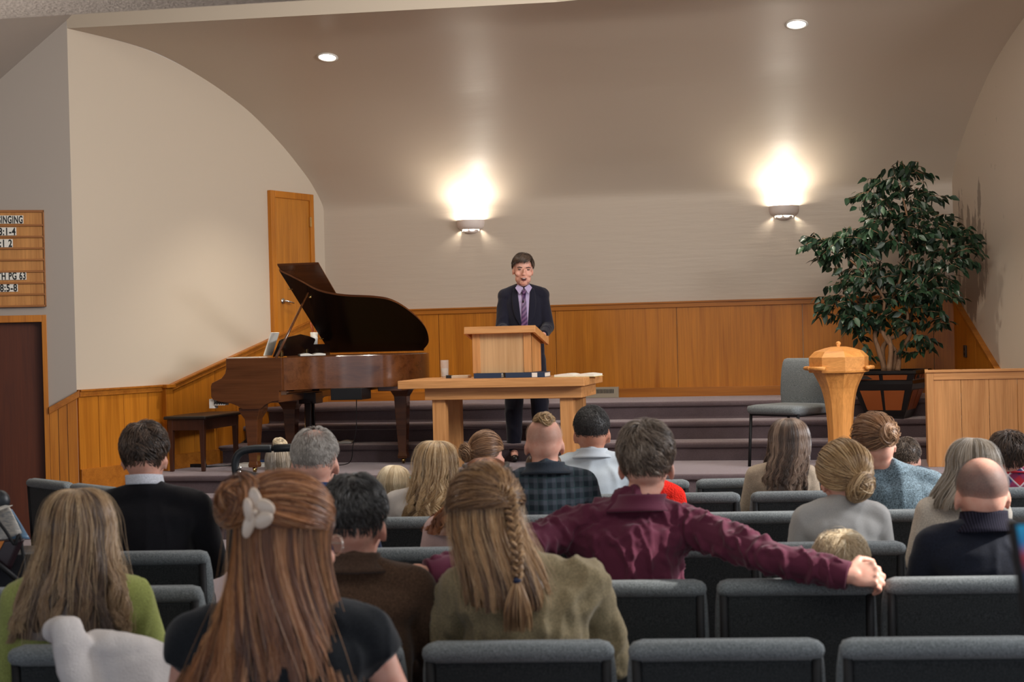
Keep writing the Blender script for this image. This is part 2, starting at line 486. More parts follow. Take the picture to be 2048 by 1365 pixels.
# outer hall wall on the left with its dark door
OD = np.array([-.87, -.5]); OD = OD/np.linalg.norm(OD)
OA = CLb.copy(); OBp = OA+OD*6
on_ = np.array([-OD[1], OD[0]]); on_ = on_ if on_ @ (np.array([0, 5])-OA) > 0 else -on_
def ow(x, y):
    p = onplane(x, y, OA, OBp); return float((p[:2]-OA) @ OD), float(p[2])
sa, za = ow(130, 40); sb, zb = ow(0, 155)
slope = (zb-za)/(sb-sa)
zt = lambda s: za+slope*(s-sa)
d_in = ow(90, 900)[0]; d_top = ow(50, 645)[1]
f_out = ow(100, 900)[0]; f_top = ow(50, 631)[1]
dw = .95
def oprism(m, poly, h, off=0.0):
    return m.prism(poly, h, (*(OA+on_*off), 0), (*OD, 0), (0, 0, 1), (*on_, 0))
m = MB()
m_poly = [[(0, 0), (d_in, 0), (d_in, zt(d_in)), (0, zt(0))], [(d_in, d_top), (d_in+dw, d_top), (d_in+dw, zt(d_in+dw)), (d_in, zt(d_in))], [(d_in+dw, 0), (6, 0), (6, zt(6)), (d_in+dw, zt(d_in+dw))]]
for p in m_poly: oprism(m, p, -.12)
struct(m.build('wall_outer_left', M_['outer'], fix=True))
m = MB(); oprism(m, [(d_in-.01, 0.0), (d_in+dw+.01, 0.0), (d_in+dw+.01, d_top+.01), (d_in-.01, d_top+.01)], .04, -.09)
od = struct(m.build('door_1', M_['darkdoor'], None, bevel=.002))
m = MB()
ft = f_top-d_top
for p in ([(f_out, 0), (d_in, 0), (d_in, f_top), (f_out, f_top)], [(d_in, d_top), (d_in+dw, d_top), (d_in+dw, f_top), (d_in, f_top)], [(d_in+dw, 0), (d_in+dw+.07, 0), (d_in+dw+.07, f_top), (d_in+dw, f_top)]):
    oprism(m, p, .022)
for p in ([(d_in-.02, 0), (d_in, 0), (d_in, d_top), (d_in-.02, d_top)],):
    oprism(m, p, -.12, .0)
struct(m.build('door_frame_1', M_['panel'], None, bevel=.003))
# sloped wood panel between that door and the corner
z1 = ow(104, 815)[1]; z2 = 1.215
m = MB()
bt = [0, f_out*.36, f_out*.68, f_out]
for a, b in zip(bt[:-1], bt[1:]):
    ya, yb = lerp(z2, z1, a/f_out), lerp(z2, z1, b/f_out)
    oprism(m, [(a+.002, 0), (b-.002, 0), (b-.002, yb-.01), (a+.002, ya-.01)], .02)
struct(m.build('wall_wainscot_outer', M_['panel'], None, bevel=.0015))
m = MB(); oprism(m, [(-.02, z2-.055), (f_out, z1-.055), (f_out, z1), (-.02, z2)], .045)
struct(m.build('trim_2', M_['panel_h'], None, bevel=.003))

# hall ceiling: sloping plane above the outer wall, flat ceiling ahead, low textured ceiling over the back seats
def W3(s, zz, off=0): return (*(OA+OD*s+on_*off), zz)
m = MB(); a0, a1 = W3(-.35, zt(-.35)), W3(6, zt(6))
k = 7.0
m.add([a0, a1, (a1[0]+on_[0]*k, a1[1]+on_[1]*k, a1[2]+.9), (a0[0]+on_[0]*k, a0[1]+on_[1]*k, a0[2]+.9)], [(0, 1, 2, 3)])
struct(m.build('ceiling_slope', M_['outer'], thick=.02))
m = MB().bb((-6.2, 5.3, 4.95), (8, 12.2, 5.05)); struct(m.build('ceiling', M_['outer']))
e1, e2 = atZ(0, 38, 2.85), atZ(620, 0, 2.85)
dd = (e2-e1)[:2]/np.linalg.norm((e2-e1)[:2])
q1, q2 = e1[:2]-dd*5, e2[:2]+dd*3.2
m = MB().add([(*q1, 2.85), (*q2, 2.85), (q2[0], -3, 2.85), (q1[0], -3, 2.85), (*q1, 5.0), (*q2, 5.0), (q2[0], -3, 5.0), (q1[0], -3, 5.0)],
             [(0, 1, 2, 3), (4, 5, 6, 7), (0, 1, 5, 4), (1, 2, 6, 5), (3, 0, 4, 7)])
struct(m.build('ceiling_rear', M_['popcorn'], None))
# hall wall on the right, with two high windows
m = MB()
X = 6.0
m.bb((1.58, 11.55, 0), (X+.1, 11.65, 5.0))
for (y0, y1, z0, z1_) in ((-4, 5.6, 0, 5), (5.6, 10.6, 0, 3.0), (5.6, 10.6, 4.6, 5), (10.6, 11.6, 0, 5)):
    m.bb((X, y0, z0), (X+.12, y1, z1_))
struct(m.build('wall_hall_right', M_['outer']))
for i, (y0, y1) in enumerate(((5.6, 8.0), (8.2, 10.6))):
    m = MB()
    for a, b in (((X, y0, 3.0), (X+.1, y0+.07, 4.6)), ((X, y1-.07, 3.0), (X+.1, y1, 4.6)), ((X, y0, 3.0), (X+.1, y1, 3.07)), ((X, y0, 4.53), (X+.1, y1, 4.6)), ((X, (y0+y1)/2-.03, 3.0), (X+.1, (y0+y1)/2+.03, 4.6))):
        m.bb(a, b)
    struct(m.build('window_%d' % (i+1), M_['white'], None, bevel=.004))
m = MB().bb((-12.1, -4, 0), (-12, 9, 5)); struct(m.build('wall_hall_left', M_['outer']))

# stage door in the left flared wall
def ls(x, y):
    p = onplane(x, y, CLa, CLb); return float(np.linalg.norm(p[:2]-CLa)), float(p[2])
s1, zt1 = ls(620, 391); s2, zt2 = ls(534, 380)
zt1 = zt2 = (zt1+zt2)/2
def lp(m, poly, h, off=0.0):
    return m.prism(poly, h, (*(CLa+nl*off), 0), (*dl, 0), (0, 0, 1), (*nl, 0))
m = MB(); fr = .065
for p in ([(s1, TOP), (s1+fr, TOP), (s1+fr, zt1), (s1, zt1)], [(s2-fr, TOP), (s2, TOP), (s2, zt1), (s2-fr, zt1)], [(s1+fr, zt1-fr), (s2-fr, zt1-fr), (s2-fr, zt1), (s1+fr, zt1)]):
    lp(m, p, .045)
struct(m.build('door_frame_2', M_['panel'], None, bevel=.004))
m = MB(); lp(m, [(s1+fr, TOP+.01), (s2-fr, TOP+.01), (s2-fr, zt1-fr), (s1+fr, zt1-fr)], .03)
d2 = struct(m.build('door_2', M_['door'], None, bevel=.002))
m = MB()
for zc in (zt1-.28, TOP+.25): lp(m, [(s1+fr-.012, zc-.05), (s1+fr+.012, zc-.05), (s1+fr+.012, zc+.05), (s1+fr-.012, zc+.05)], .052)
m.build('hinge', M_['brass'], d2, bevel=.002)
hs, hz = ls(560, 603)
hp = CLa+dl*hs+nl*.03
m = MB(); m.tube([(*hp, hz), (*(hp+nl*.012), hz)], .028, 20); m.tube([(*hp, hz), (*(hp+nl*.055), hz)], .010)
h2 = hp+nl*.055; m.tube([(*h2, hz), (*(h2-dl*.11), hz-.02)], [.010, .008]); m.build('door_handle', M_['chrome'], d2, True)

# ------------------------------------------------------------------ wall sconces, downlights
def sconce(px, py, label):
    p = atY(px, py, YB)
    r = empty('wall_sconce', (p[0], YB, p[2]), 0, label, 'lamp', 'wall sconces beside the speaker')
    m = MB()
    prof = [(.14, .055), (.142, .03), (.135, -.01), (.115, -.035), (.095, -.04)]
    m.lathe(prof, n=28, a0=PI, a1=2*PI)
    inner = [(.13, .055), (.128, .0), (.10, -.025), (.085, -.03)]
    m.lathe(inner, n=28, a0=PI, a1=2*PI)
    m.lathe([(.14, .055), (.13, .055)], n=28, a0=PI, a1=2*PI)
    m.build('bowl', M_['sconce'], r, True)
    m = MB(); m.lathe([(.075, -.04), (.07, -.06), (.045, -.075), (0.001, -.08)], n=20, a0=PI, a1=2*PI)
    m.build('lower_shade', M_['sconce'], r, True)
    m = MB()
    for sx in (-.042, .03): m.ell((sx, -.073, -.044), (.026, .010, .011))
    m.build('bulb', M_['glow'], r, True)
    m = MB().bb((-.09, -.012, -.06), (.09, 0, .03)); m.build('back_plate', M_['sconce'], r, bevel=.003)
    l = lamp('sconce_light', 'POINT', (p[0], YB-.075, p[2]+.035), None, 11, (1.0, .92, .78), shadow_soft_size=.03)
    l.parent = r; l.location = (0, -.075, .025)
    l = lamp('sconce_light', 'SPOT', (0, 0, 0), None, 26, (1.0, .92, .80), shadow_soft_size=.05, spot_size=R(150), spot_blend=1.0)
    l.parent = r; l.location = (0, -.09, .03); l.rotation_euler = (PI, 0, 0)
    for sx in (-.05, .045):
        l = lamp('sconce_light', 'SPOT', (0, 0, 0), None, .45, (1.0, .86, .64), shadow_soft_size=.01, spot_size=R(70), spot_blend=.5)
        l.parent = r; l.location = (sx, -.05, -.05); l.rotation_euler = (R(-18), R(-22 if sx < 0 else 22), 0)
    return r
M_['sconce'] = plain('sconce_ceramic', (.80, .70, .64, 1), .5)
sconce(942, 452, 'white half-bowl wall lamp to the left of the speaker, lit upward')
sconce(1568, 424, 'white half-bowl wall lamp nearer the potted tree, lit upward')
def downlight(px, py, label):
    # on the cove surface
    best = None
    for p in arc[5:]:
        q = atY(px, py, p[1])
        if best is None or abs(q[2]-p[2]) < best[0]: best = (abs(q[2]-p[2]), q, p)
    q = best[1]; i = max(1, min(len(arc)-2, [a is best[2] for a in arc].index(True)))
    t = arc[i+1]-arc[i-1]; ang = math.atan2(t[2], t[1])
    r = empty('recessed_downlight', q, 0, label, 'lamp', 'recessed lights in the curved ceiling')
    r.rotation_euler = (ang+PI if abs(ang) > PI/2 else ang, 0, 0)
    m = MB().lathe([(.092, -.004), (.095, -.012), (.078, -.014), (.074, -.004)], n=36); m.build('trim_ring', M_['white'], r, True)
    m = MB().lathe([(.0005, -.008), (.074, -.008)], n=36); m.build('lens', M_['glow'], r)
    l = lamp('downlight', 'SPOT', (0, 0, 0), None, 230, (1.0, .90, .76), shadow_soft_size=.06, spot_size=R(95), spot_blend=.8)
    l.parent = r; l.location = (0, 0, -.04); l.rotation_euler = (-r.rotation_euler[0], 0, 0)
downlight(655, 113, 'recessed ceiling light in the curved ceiling above the piano')
downlight(1593, 47, 'recessed ceiling light above the sconce nearer the tree')

# floor vent and outlet
p = atY(1203, 786, YB-.05)
r = empty('floor_vent', (p[0], YB-.05, TOP), 0, 'beige metal air vent low on the panelling behind the table', 'vent')
MB().bb((-.17, -.02, 0), (.17, .03, .105)).build('case', plain('vent_metal', (.36, .30, .22, 1), .5), r, bevel=.004)
m = MB()
for k in range(16): m.bb((-.10+k*.0145, -.0235, .045), (-.10+k*.0145+.007, -.0195, .085))
m.build('grille', M_['black'], r)
p = onplane(1936, 703, CRa, CRb)
r = empty('wall_outlet', p, math.atan2(CRb[1]-CRa[1], CRb[0]-CRa[0]), 'dark double power outlet on the right panelling beside the potted tree', 'outlet')
nr = -1
MB().bb((-.035, -.035, -.055), (.035, -.02, .055)).build('plate', plain('brown_plate', (.05, .035, .03, 1), .4), r, bevel=.004)
m = MB()
for zc in (-.022, .022): m.ell((0, -.036, zc), (.016, .004, .016))
m.build('socket', M_['black'], r)

# hymn board on the outer wall
sR, zTop = ow(88, 421); zBot = ow(90, 614)[1]; bw = 1.0
root = empty('hymn_board', (*(OA+OD*sR+on_*.0), zBot), math.atan2(-OD[1], -OD[0]), 'oak hymn board with black lettering cards, on the grey wall above the dark door', 'board')
hh = zTop-zBot
# local: x to the right along the wall, y into the wall
MB().bb((-bw, -.03, 0), (0, -.002, hh)).build('back_board', wood('oak_board', (.52, .235, .062, 1), (.40, .16, .035, 1), 2, 1.0, .45), root, bevel=.003)
mr = MB()
def bz(y): return ow(60, y)[1]-zBot
for y in (437, 460, 483, 506, 529, 552, 575, 598):
    zz = bz(y+13.5)
    mr.bb((-bw+.01, -.045, zz-.012), (-.012, -.028, zz+.004))
mr.bb((-bw, -.04, hh-.02), (0, -.028, hh)); mr.bb((-.012, -.04, 0), (0, -.028, hh)); mr.bb((-bw, -.04, 0), (0, -.028, .015))
mr.build('rail', wood('oak_rail', (.36, .14, .035, 1), (.26, .09, .02, 1), 0, 1.0, .45), root, bevel=.002)
ink = plain('black_ink', (.01, .01, .01, 1), .6)
for (txt, y, xr, ndraw) in (('FOR SINGING', 440, 47, 0), ('128:1-4', 463.5, 33, 0), ('25:1 2', 487, 26, 0), ('FAITH PG 63', 552, 53, 0), ('118:5-8', 575.5, 36, 0)):
    s_, z_ = ow(xr, y)[0], ow(60, y)[1]; xx = sR-s_
    hgt = .066; size = .083
    me = text_mesh(txt, size, 1.0)
    xs = [v.co.x for v in me.vertices]
    kx = len(txt)*.0268/(max(xs)-min(xs))
    for v in me.vertices: v.co.x *= kx
    xs = [v.co.x for v in me.vertices]
    wd = max(xs)-min(xs)
    c = bpy.data.objects.new('lettering_card', me)
    z_l = z_-zBot
    mc = MB().bb((xx-wd-.012, -.039, z_l-hgt/2), (xx, -.036, z_l+hgt/2)).build('lettering_card', M_['paper'], root)
    col.objects.link(c); c.name = 'lettering'; c.parent = mc
    c.rotation_euler = (PI/2, 0, 0); c.location = (xx-.006-max(xs), -.0395, z_l-size*.35)
    me.materials.append(ink)
# ------------------------------------------------------------------ communion table and what stands on it
TZ = P0+.765
YT = 12.2
a = atY(795, 765, YT); b = atY(1168, 763, YT)
tx0, tx1 = a[0], b[0]; tw = tx1-tx0; tdp = .84
tcx = (tx0+tx1)/2
r = empty('communion_table', (tcx, YT, P0), 0, 'long solid fir communion table with a thick top in front of the speaker', 'table')
zt_ = TZ-P0
MB().bb((-tw/2, 0, zt_-.067), (tw/2, tdp, zt_)).build('tabletop', M_['fir_h'], r, bevel=.004)
lx0, lx1 = -tw/2+(857-795)/247, tw/2-(1168-1133)/247
m = MB().bb((lx0-.05, .10, zt_-.165), (lx1+.10, .145, zt_-.067)); m.bb((lx0-.05, tdp-.145, zt_-.165), (lx1+.10, tdp-.10, zt_-.067))
m.bb((lx0-.005, .145, zt_-.165), (lx0+.035, tdp-.145, zt_-.067)); m.bb((lx1+.055, .145, zt_-.165), (lx1+.10, tdp-.145, zt_-.067))
m.build('apron', M_['fir_h'], r, bevel=.003)
for x in (lx0, lx1-.09):
    for y in (.14, tdp-.14-.10):
        MB().bb((x, y, 0), (x+.11, y+.10, zt_-.165 if y < .2 else zt_-.165)).build('leg', M_['fir_v'], r, bevel=.004)

# two hymnals laid flat under the lectern
bk = plain('blue_bookcloth', (.018, .035, .075, 1), .55)
def flat_book(px0, px1, Y, z, label, hgt=.042, d=.24, cover=None, name='hymnal', cat='book', grp=None, spine=True):
    x0, x1 = atY(px0, 760, Y)[0], atY(px1, 760, Y)[0]
    r = empty(name, ((x0+x1)/2, Y, z), 0, label, cat, grp); wv = (x1-x0)/2
    MB().bb((-wv+.006, .004, .004), (wv-.006, d-.006, hgt-.004)).build('pages', M_['paper'], r)
    m = MB().bb((-wv, 0, 0), (wv, d, .004)); m.bb((-wv, 0, hgt-.004), (wv, d, hgt)); m.bb((-wv, -.004, 0), (wv, .003, hgt))
    m.build('cover', cover or bk, r, bevel=.001)
    if spine: MB().bb((wv*.35, -.0055, .003), (wv*.62, -.003, hgt-.003)).build('spine_label', M_['white'], r)
    return r
flat_book(948, 1003, 12.52, TZ, 'dark blue book lying flat under the left side of the lectern', grp='dark blue books under the lectern', spine=False)
flat_book(1011, 1090, 12.52, TZ, 'dark blue book with white spine band lying flat under the right side of the lectern', grp='dark blue books under the lectern')

# lectern: upright box with a sloping reading top
YL = 12.58
zb_ = TZ+.042
x0, x1 = atY(946, 750, YL)[0], atY(1064, 750, YL)[0]; wl = x1-x0; dp = .37
r = empty('table_lectern', ((x0+x1)/2, YL, zb_), 0, 'square fir lectern with a sloping top, standing on the communion table', 'lectern')
hx = wl/2; ht = .345; hb = ht-.075
def side_poly(): return [(0, 0), (dp, 0), (dp, hb), (0, ht)]
MB().prism(side_poly(), .02, (hx-.02, 0, 0), (0, 1, 0), (0, 0, 1), (1, 0, 0)).build('side_panel', M_['fir_v'], r, bevel=.003)
MB().prism(side_poly(), .02, (-hx, 0, 0), (0, 1, 0), (0, 0, 1), (1, 0, 0)).build('side_panel', M_['fir_v'], r, bevel=.003)
MB().bb((-hx+.062, .006, 0), (hx-.062, .02, ht)).build('front_panel', M_['ply'], r)
for xx in (-hx, hx-.066): MB().bb((xx, -.004, 0), (xx+.066, .022, ht)).build('stile', M_['fir_v'], r, bevel=.003)
MB().bb((-hx+.02, .02, .0), (hx-.02, dp, .02)).build('shelf', M_['fir_h'], r, bevel=.002)
tl = .305; sl = math.atan2(-.11, .52)
m = MB(); rot = Matrix.Rotation(sl, 3, 'X')
def tb(c, d): m.box(tuple(np.array(rot @ Vector(c))+np.array([0, -.065, ht+.028])), d, rot=rot)
tb((0, .265, 0), (2*tl, .53, .022)); tb((0, .011, -.012), (2*tl, .024, .06)); tb((tl-.011, .27, -.012), (.024, .53, .062)); tb((-tl+.011, .27, -.012), (.024, .53, .062)); tb((0, .52, .0), (2*tl, .022, .065))
m.build('reading_top', M_['fir_h'], r, bevel=.003)

# glass, notebook and open book on the table
p = atY(890, 762, 12.75)
g = Mat('clear_glass', (1, 1, 1, 1), .02, .5); g.p.inputs['Transmission Weight'].default_value = 1; g.p.inputs['IOR'].default_value = 1.3
r = empty('water_glass', (p[0], 12.75, TZ), 0, 'clear glass half full of water on the left end of the communion table', 'glass')
g = Mat('clear_glass', (.85, .87, .86, 1), .05, .6, Alpha=.28)
MB().lathe([(.0005, 0), (.031, 0), (.034, .02), (.036, .155)], n=28).build('tumbler', g.m, r, True)
MB().lathe([(.0005, .016), (.029, .018), (.031, .085), (.0005, .085)], n=24).build('water', plain('water', (.6, .6, .58, 1), .05, .5, Alpha=.45), r, True)
p = atY(922, 762, 12.8)
r = empty('folded_notebook', (p[0], 12.7, TZ), .06, 'small cream notebook with a black edge beside the water glass', 'notebook')
MB().bb((-.09, 0, 0), (.09, .14, .022)).build('pages', plain('cream_paper', (.62, .52, .40, 1), .8), r, bevel=.002)
MB().bb((-.10, -.01, 0), (-.055, .05, .026)).build('clasp', M_['black'], r, bevel=.003)
def open_book(name, loc, rz, label, w_=.16, d=.22, t=.028, cover=None, cat='book'):
    r = empty(name, loc, rz, label, cat)
    for sx in (-1, 1):
        P = []
        for i in range(9):
            u = i/8
            zz = t*(.35+.75*math.sin(min(1, u*1.25)*PI*.62)) * (1-.45*u)
            P.append([(sx*u*w_, y, zz) for y in (0, d)])
        m = MB().grid(P); m.grid([[(sx*i/8*w_, y, .003) for y in (0, d)] for i in range(9)])
        for y in (0, d):
            m.grid([[q[0 if y == 0 else 1] for q in P], [(sx*i/8*w_, y, .003) for i in range(9)]])
        m.grid([[(sx*w_, 0, P[-1][0][2]), (sx*w_, d, P[-1][0][2])], [(sx*w_, 0, .003), (sx*w_, d, .003)]])
        m.build('page_block', M_['paper'], r, 2)
    MB().bb((-w_-.006, -.006, 0), (w_+.006, d+.006, .003)).build('cover', cover or M_['black'], r)
    return r
p = atY(1148, 760, 12.45)
open_book('open_book', (p[0], 12.45, TZ), -.12, 'white open book on the right end of the communion table', .17, .24, .034, plain('yellowed_cover', (.55, .48, .18, 1), .7))
p = atY(1192, 760, 12.6)
MB().bb((-.05, 0, 0), (.05, .10, .010))
tag(MB().bb((-.06, 0, 0), (.06, .13, .012)).build('note_pad', plain('yellow_paper', (.60, .50, .16, 1), .8), None, bevel=.002, loc=(p[0]-.06, 12.75, TZ)), 'pale yellow note pad behind the open book on the table', 'note pad')

# ------------------------------------------------------------------ grand piano
YP = 12.2
X0 = atY(452, 715, YP)[0]
pr = empty('grand_piano', (X0, YP, P0), 0, 'polished walnut grand piano with its lid raised, at the left of the stage', 'piano')
bent = [(0, 0), (.30, 0.0), (.42, .03), (.555, .2), (.67, .36), (.87, .45), (1.13, .49), (1.28, .56), (1.39, .75), (1.45, 1.0), (1.42, 1.25), (1.33, 1.40)]
bc = [tuple(q[:2]) for q in bez([(x, y, 0) for x, y in bent], 6)]
zr0, zr1 = .70, .98
outline = bc+[(1.25, 1.42), (0, 1.42)]
# rim as a wall of 4 cm following the outline
def rimwall(m, path, t, z0, z1):
    P = [np.array(q) for q in path]; inn = []
    for i, q in enumerate(P):
        d = P[min(i+1, len(P)-1)]-P[max(i-1, 0)]; d = d/np.linalg.norm(d); inn.append(q+np.array([-d[1], d[0]])*t)
    rows = [[(*q, z0) for q in P], [(*q, z1-.006) for q in P], [(*(q*.85+i*.15), z1) for q, i in zip(P, inn)], [(*i, z1) for i in inn], [(*i, z0) for i in inn], [(*q, z0) for q in P]]
    m.grid(rows)
m = MB(); rimwall(m, bc, .045, zr0, zr1)
m.build('rim', M_['piano'], pr, 2)
MB().bb((0, 1.385, zr0), (1.33, 1.42, zr1)).build('spine_board', M_['piano'], pr, bevel=.003)
_bp = [np.array(q) for q in bc]; inner_ = []
for i_, q_ in enumerate(_bp):
    d_ = _bp[min(i_+1, len(_bp)-1)]-_bp[max(i_-1, 0)]; d_ = d_/np.linalg.norm(d_); q2_ = q_+np.array([-d_[1], d_[0]])*.03
    if q2_[0] > .60: inner_.append((float(q2_[0]), float(min(1.40, q2_[1]+.015))))
inner_ = [q_ for k_, q_ in enumerate(inner_) if k_ == 0 or q_ != inner_[k_-1]]+[(1.25, 1.40), (.60, 1.40)]
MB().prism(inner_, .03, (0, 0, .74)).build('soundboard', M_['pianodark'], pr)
MB().prism(inner_, .004, (0, 0, .86)).build('iron_frame', plain('gold_iron_frame', (.45, .28, .09, 1), .4, .5, .6), pr)
m = MB()
for k in range(5): m.box((.30+k*.24, 1.02, .70), (.07, .68 if k < 4 else .5, .06))
m.build('under_beam', M_['pianodark'], pr)
# cheeks, key bed
cheek = [(.001, .978), (0, .90), (-.012, .855), (-.045, .815), (-.10, .79), (-.135, .775), (-.145, .75), (-.145, .66), (-.13, .635), (-.06, .615), (.04, .60), (.10, .575), (.14, .55), (.30, .55), (.34, .585), (.40, .61), (.47, .62), (.47, .70), (.5, .70), (.5, .978)]
for y in (-.0015, 1.37):
    MB().prism(cheek, .052, (0, y, 0), (1, 0, 0), (0, 0, 1), (0, 1, 0)).build('cheek', M_['piano'], pr, bevel=.002)
MB().bb((-.12, .045, .60), (.45, 1.37, .66)).build('key_bed', M_['piano'], pr, bevel=.004)
MB().bb((.02, .05, .80), (.04, 1.37, .95)).build('fallboard', M_['pianodark'], pr, bevel=.004)
m = MB(); m.cur = 0
for k in range(52): m.bb((-.135, .12+k*.0235, .70), (.02, .12+k*.0235+.0225, .722))
m.cur = 1
for k in range(51):
    if k % 7 not in (2, 6): m.bb((-.085, .12+k*.0235+.017, .722), (.02, .12+k*.0235+.029, .733))
m.build('keyboard', [M_['white'], M_['black']], pr)
m = MB().bb((-.175, .02, .56), (-.13, .10, .64)); m.bb((-.13, .015, .585), (-.03, .10, .60)); m.cur = 1
for k in range(5): m.bb((-.125+k*.021, .01, .592), (-.115+k*.021, .02, .612))
m.build('key_rest', [M_['white'], M_['black']], pr, bevel=.002)
# lid
al = R(31)
hz_, hy_ = .995, 1.40
def lidP(x, v, off=0.0): return (x, hy_-v*math.cos(al)-off*math.sin(al), hz_+v*math.sin(al)-0+off*math.cos(al))
lid_out = [(.42, 0), (.42, 1.40)]+[(x, 1.42-y) for x, y in bc if x > .46]+[(1.33, 0.0)]
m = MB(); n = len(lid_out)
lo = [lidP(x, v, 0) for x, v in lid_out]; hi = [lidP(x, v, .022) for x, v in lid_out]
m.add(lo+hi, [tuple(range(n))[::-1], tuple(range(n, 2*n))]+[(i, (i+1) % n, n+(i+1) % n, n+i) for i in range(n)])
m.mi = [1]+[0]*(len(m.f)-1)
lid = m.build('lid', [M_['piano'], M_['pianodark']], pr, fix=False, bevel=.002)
fl = [(.425, .02), (.425, 1.44), (.80, 1.44), (.80, .02)]
m = MB(); lo = [lidP(x, v, .026) for x, v in fl]; hi = [lidP(x, v, .048) for x, v in fl]
m.add(lo+hi, [(3, 2, 1, 0), (4, 5, 6, 7)]+[(i, (i+1) % 4, 4+(i+1) % 4, 4+i) for i in range(4)])
m.build('front_flap', M_['piano'], lid, bevel=.003)
m = MB()
for v in (.25, 1.1): m.tube([lidP(.40, v, .01), lidP(.44, v, .01)], .008, 8)
m.ell(lidP(.56, .99, -.01), (.012, .012, .012))
m.build('hinge', M_['brass'], lid, True)
m = MB(); m.tube([(.44, .03, .975), lidP(.56, 1.05, -.005)], [.012, .009], 8)
m.build('prop_stick', M_['piano'], pr, True)
# music desk
m = MB()
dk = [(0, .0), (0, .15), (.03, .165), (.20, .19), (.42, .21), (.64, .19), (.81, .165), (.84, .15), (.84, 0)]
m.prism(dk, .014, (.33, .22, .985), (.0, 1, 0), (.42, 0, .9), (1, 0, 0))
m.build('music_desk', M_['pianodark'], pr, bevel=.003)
m = MB()
for y in (.35, .95): m.box((.36, y, 1.02), (.02, .04, .08))
m.build('desk_prop', M_['brass'], pr, bevel=.002)
# legs
def pleg(x, y, zt0, name='leg'):
    m = MB()
    pf = [(.095, zt0), (.092, zt0-.03), (.070, zt0-.075), (.062, zt0-.09), (.058, zt0-.10), (.036, .10), (.044, .07), (.040, .05)]
    for (ra, za), (rb, zb) in zip(pf[:-1], pf[1:]):
        m.add([(x+sx*rr, y+sy*rr, zz) for rr, zz in ((ra, za), (rb, zb)) for sx, sy in ((-1, -1), (1, -1), (1, 1), (-1, 1))],
              [(i, (i+1) % 4, 4+(i+1) % 4, 4+i) for i in range(4)]+([(0, 1, 2, 3)] if za == zt0 else []))
    o = m.build(name, M_['piano'], pr, bevel=.004)
    m = MB().ell((x, y, .028), (.016, .03, .028)); m.tube([(x, y, .05), (x, y, .03)], .02, 10)
    m.build('caster', M_['brass'], o, True)
pleg(.185, .12, .56); pleg(.185, .98, .60); pleg(1.24, .98, .70)
MB().bb((.13, .05, .55), (.30, .17, .60)).build('leg_block', M_['piano'], pr, bevel=.006); MB().bb((1.14, .60, .66), (1.36, 1.05, .705)).build('leg_block', M_['piano'], pr, bevel=.006)
m = MB().bb((.40, .62, .56), (.56, .80, .66)); m.bb((.44, .66, .12), (.50, .68, .56)); m.bb((.44, .74, .12), (.50, .76, .56)); m.bb((.36, .60, .09), (.54, .82, .13))
ly = m.build('pedal_lyre', M_['pianodark'], pr, bevel=.005)
m = MB()
for y in (.69, .71, .73): m.tube([(.43, y, .56), (.43, y, .12)], .0035, 8)
for y in (.66, .71, .76): m.box((.34, y, .105), (.12, .022, .008))
m.build('pedal', M_['brass'], ly, True)
m = MB().bb((.80, .35, .60), (1.08, .60, .70)); m.build('humidity_box', M_['black'], pr, bevel=.004)
m = MB()
m.tube(bez([(.98, .5, .60), (.97, .5, .35), (.93, .52, .20), (.86, .6, .04), (.6, .7, .01)], 8), .004, 6)
m.tube(bez([(.52, .6, .58), (.50, .6, .3), (.42, .6, .05), (.2, .4, .008)], 8), .004, 6)
m.build('cable', M_['black'], pr, True)
# things lying on the piano
zP = P0+.99
q = atY(520, 690, 12.6)
r = empty('hymn_sheets', (X0+.27, 12.55, zP+.0), .05, 'white sheet music leaning on the piano music desk', 'sheet music')
m = MB().box((0, .0, .105), (.010, .20, .21), rot=Matrix.Rotation(R(20), 3, 'Y')); m.build('sheets', M_['paper'], r)
r = tag(MB().bb((-.19, 0, 0), (.11, .24, .006)).build('music_sheet', M_['paper'], None, loc=(X0+.16, 12.28, P0+.982)), 'flat white sheet of music at the left edge of the piano top', 'sheet music')
open_book('song_book', (X0+.60, 12.68, P0+.982+.0), .5, 'open pale song book on the piano behind the lid prop', .11, .16, .03)
r = empty('paper_cup', (X0+.375, 12.95, zP+.17), 0, 'small white pencil pot behind the piano music desk', 'pot')
r.location = (X0+.36, 13.35, P0+1.08)
MB().bb((-.12, -.08, -.10), (.12, .08, 0)).build('music_shelf', M_['pianodark'], pr, loc=(.36, 13.35-YP, 1.08))
MB().lathe([(.0005, 0), (.03, 0), (.035, .11), (.032, .11), (.028, .01)], n=20).build('pot', M_['white'], r, True)
m = MB()
for k, (dx, dy) in enumerate(((-.02, 0), (.015, .01), (.0, -.02))): m.tube([(0, 0, .02), (dx*1.6, dy*1.6, .20+.02*k)], .004, 6)
m.build('pencil', plain('pencil', (.35, .05, .03, 1), .5), r, True)

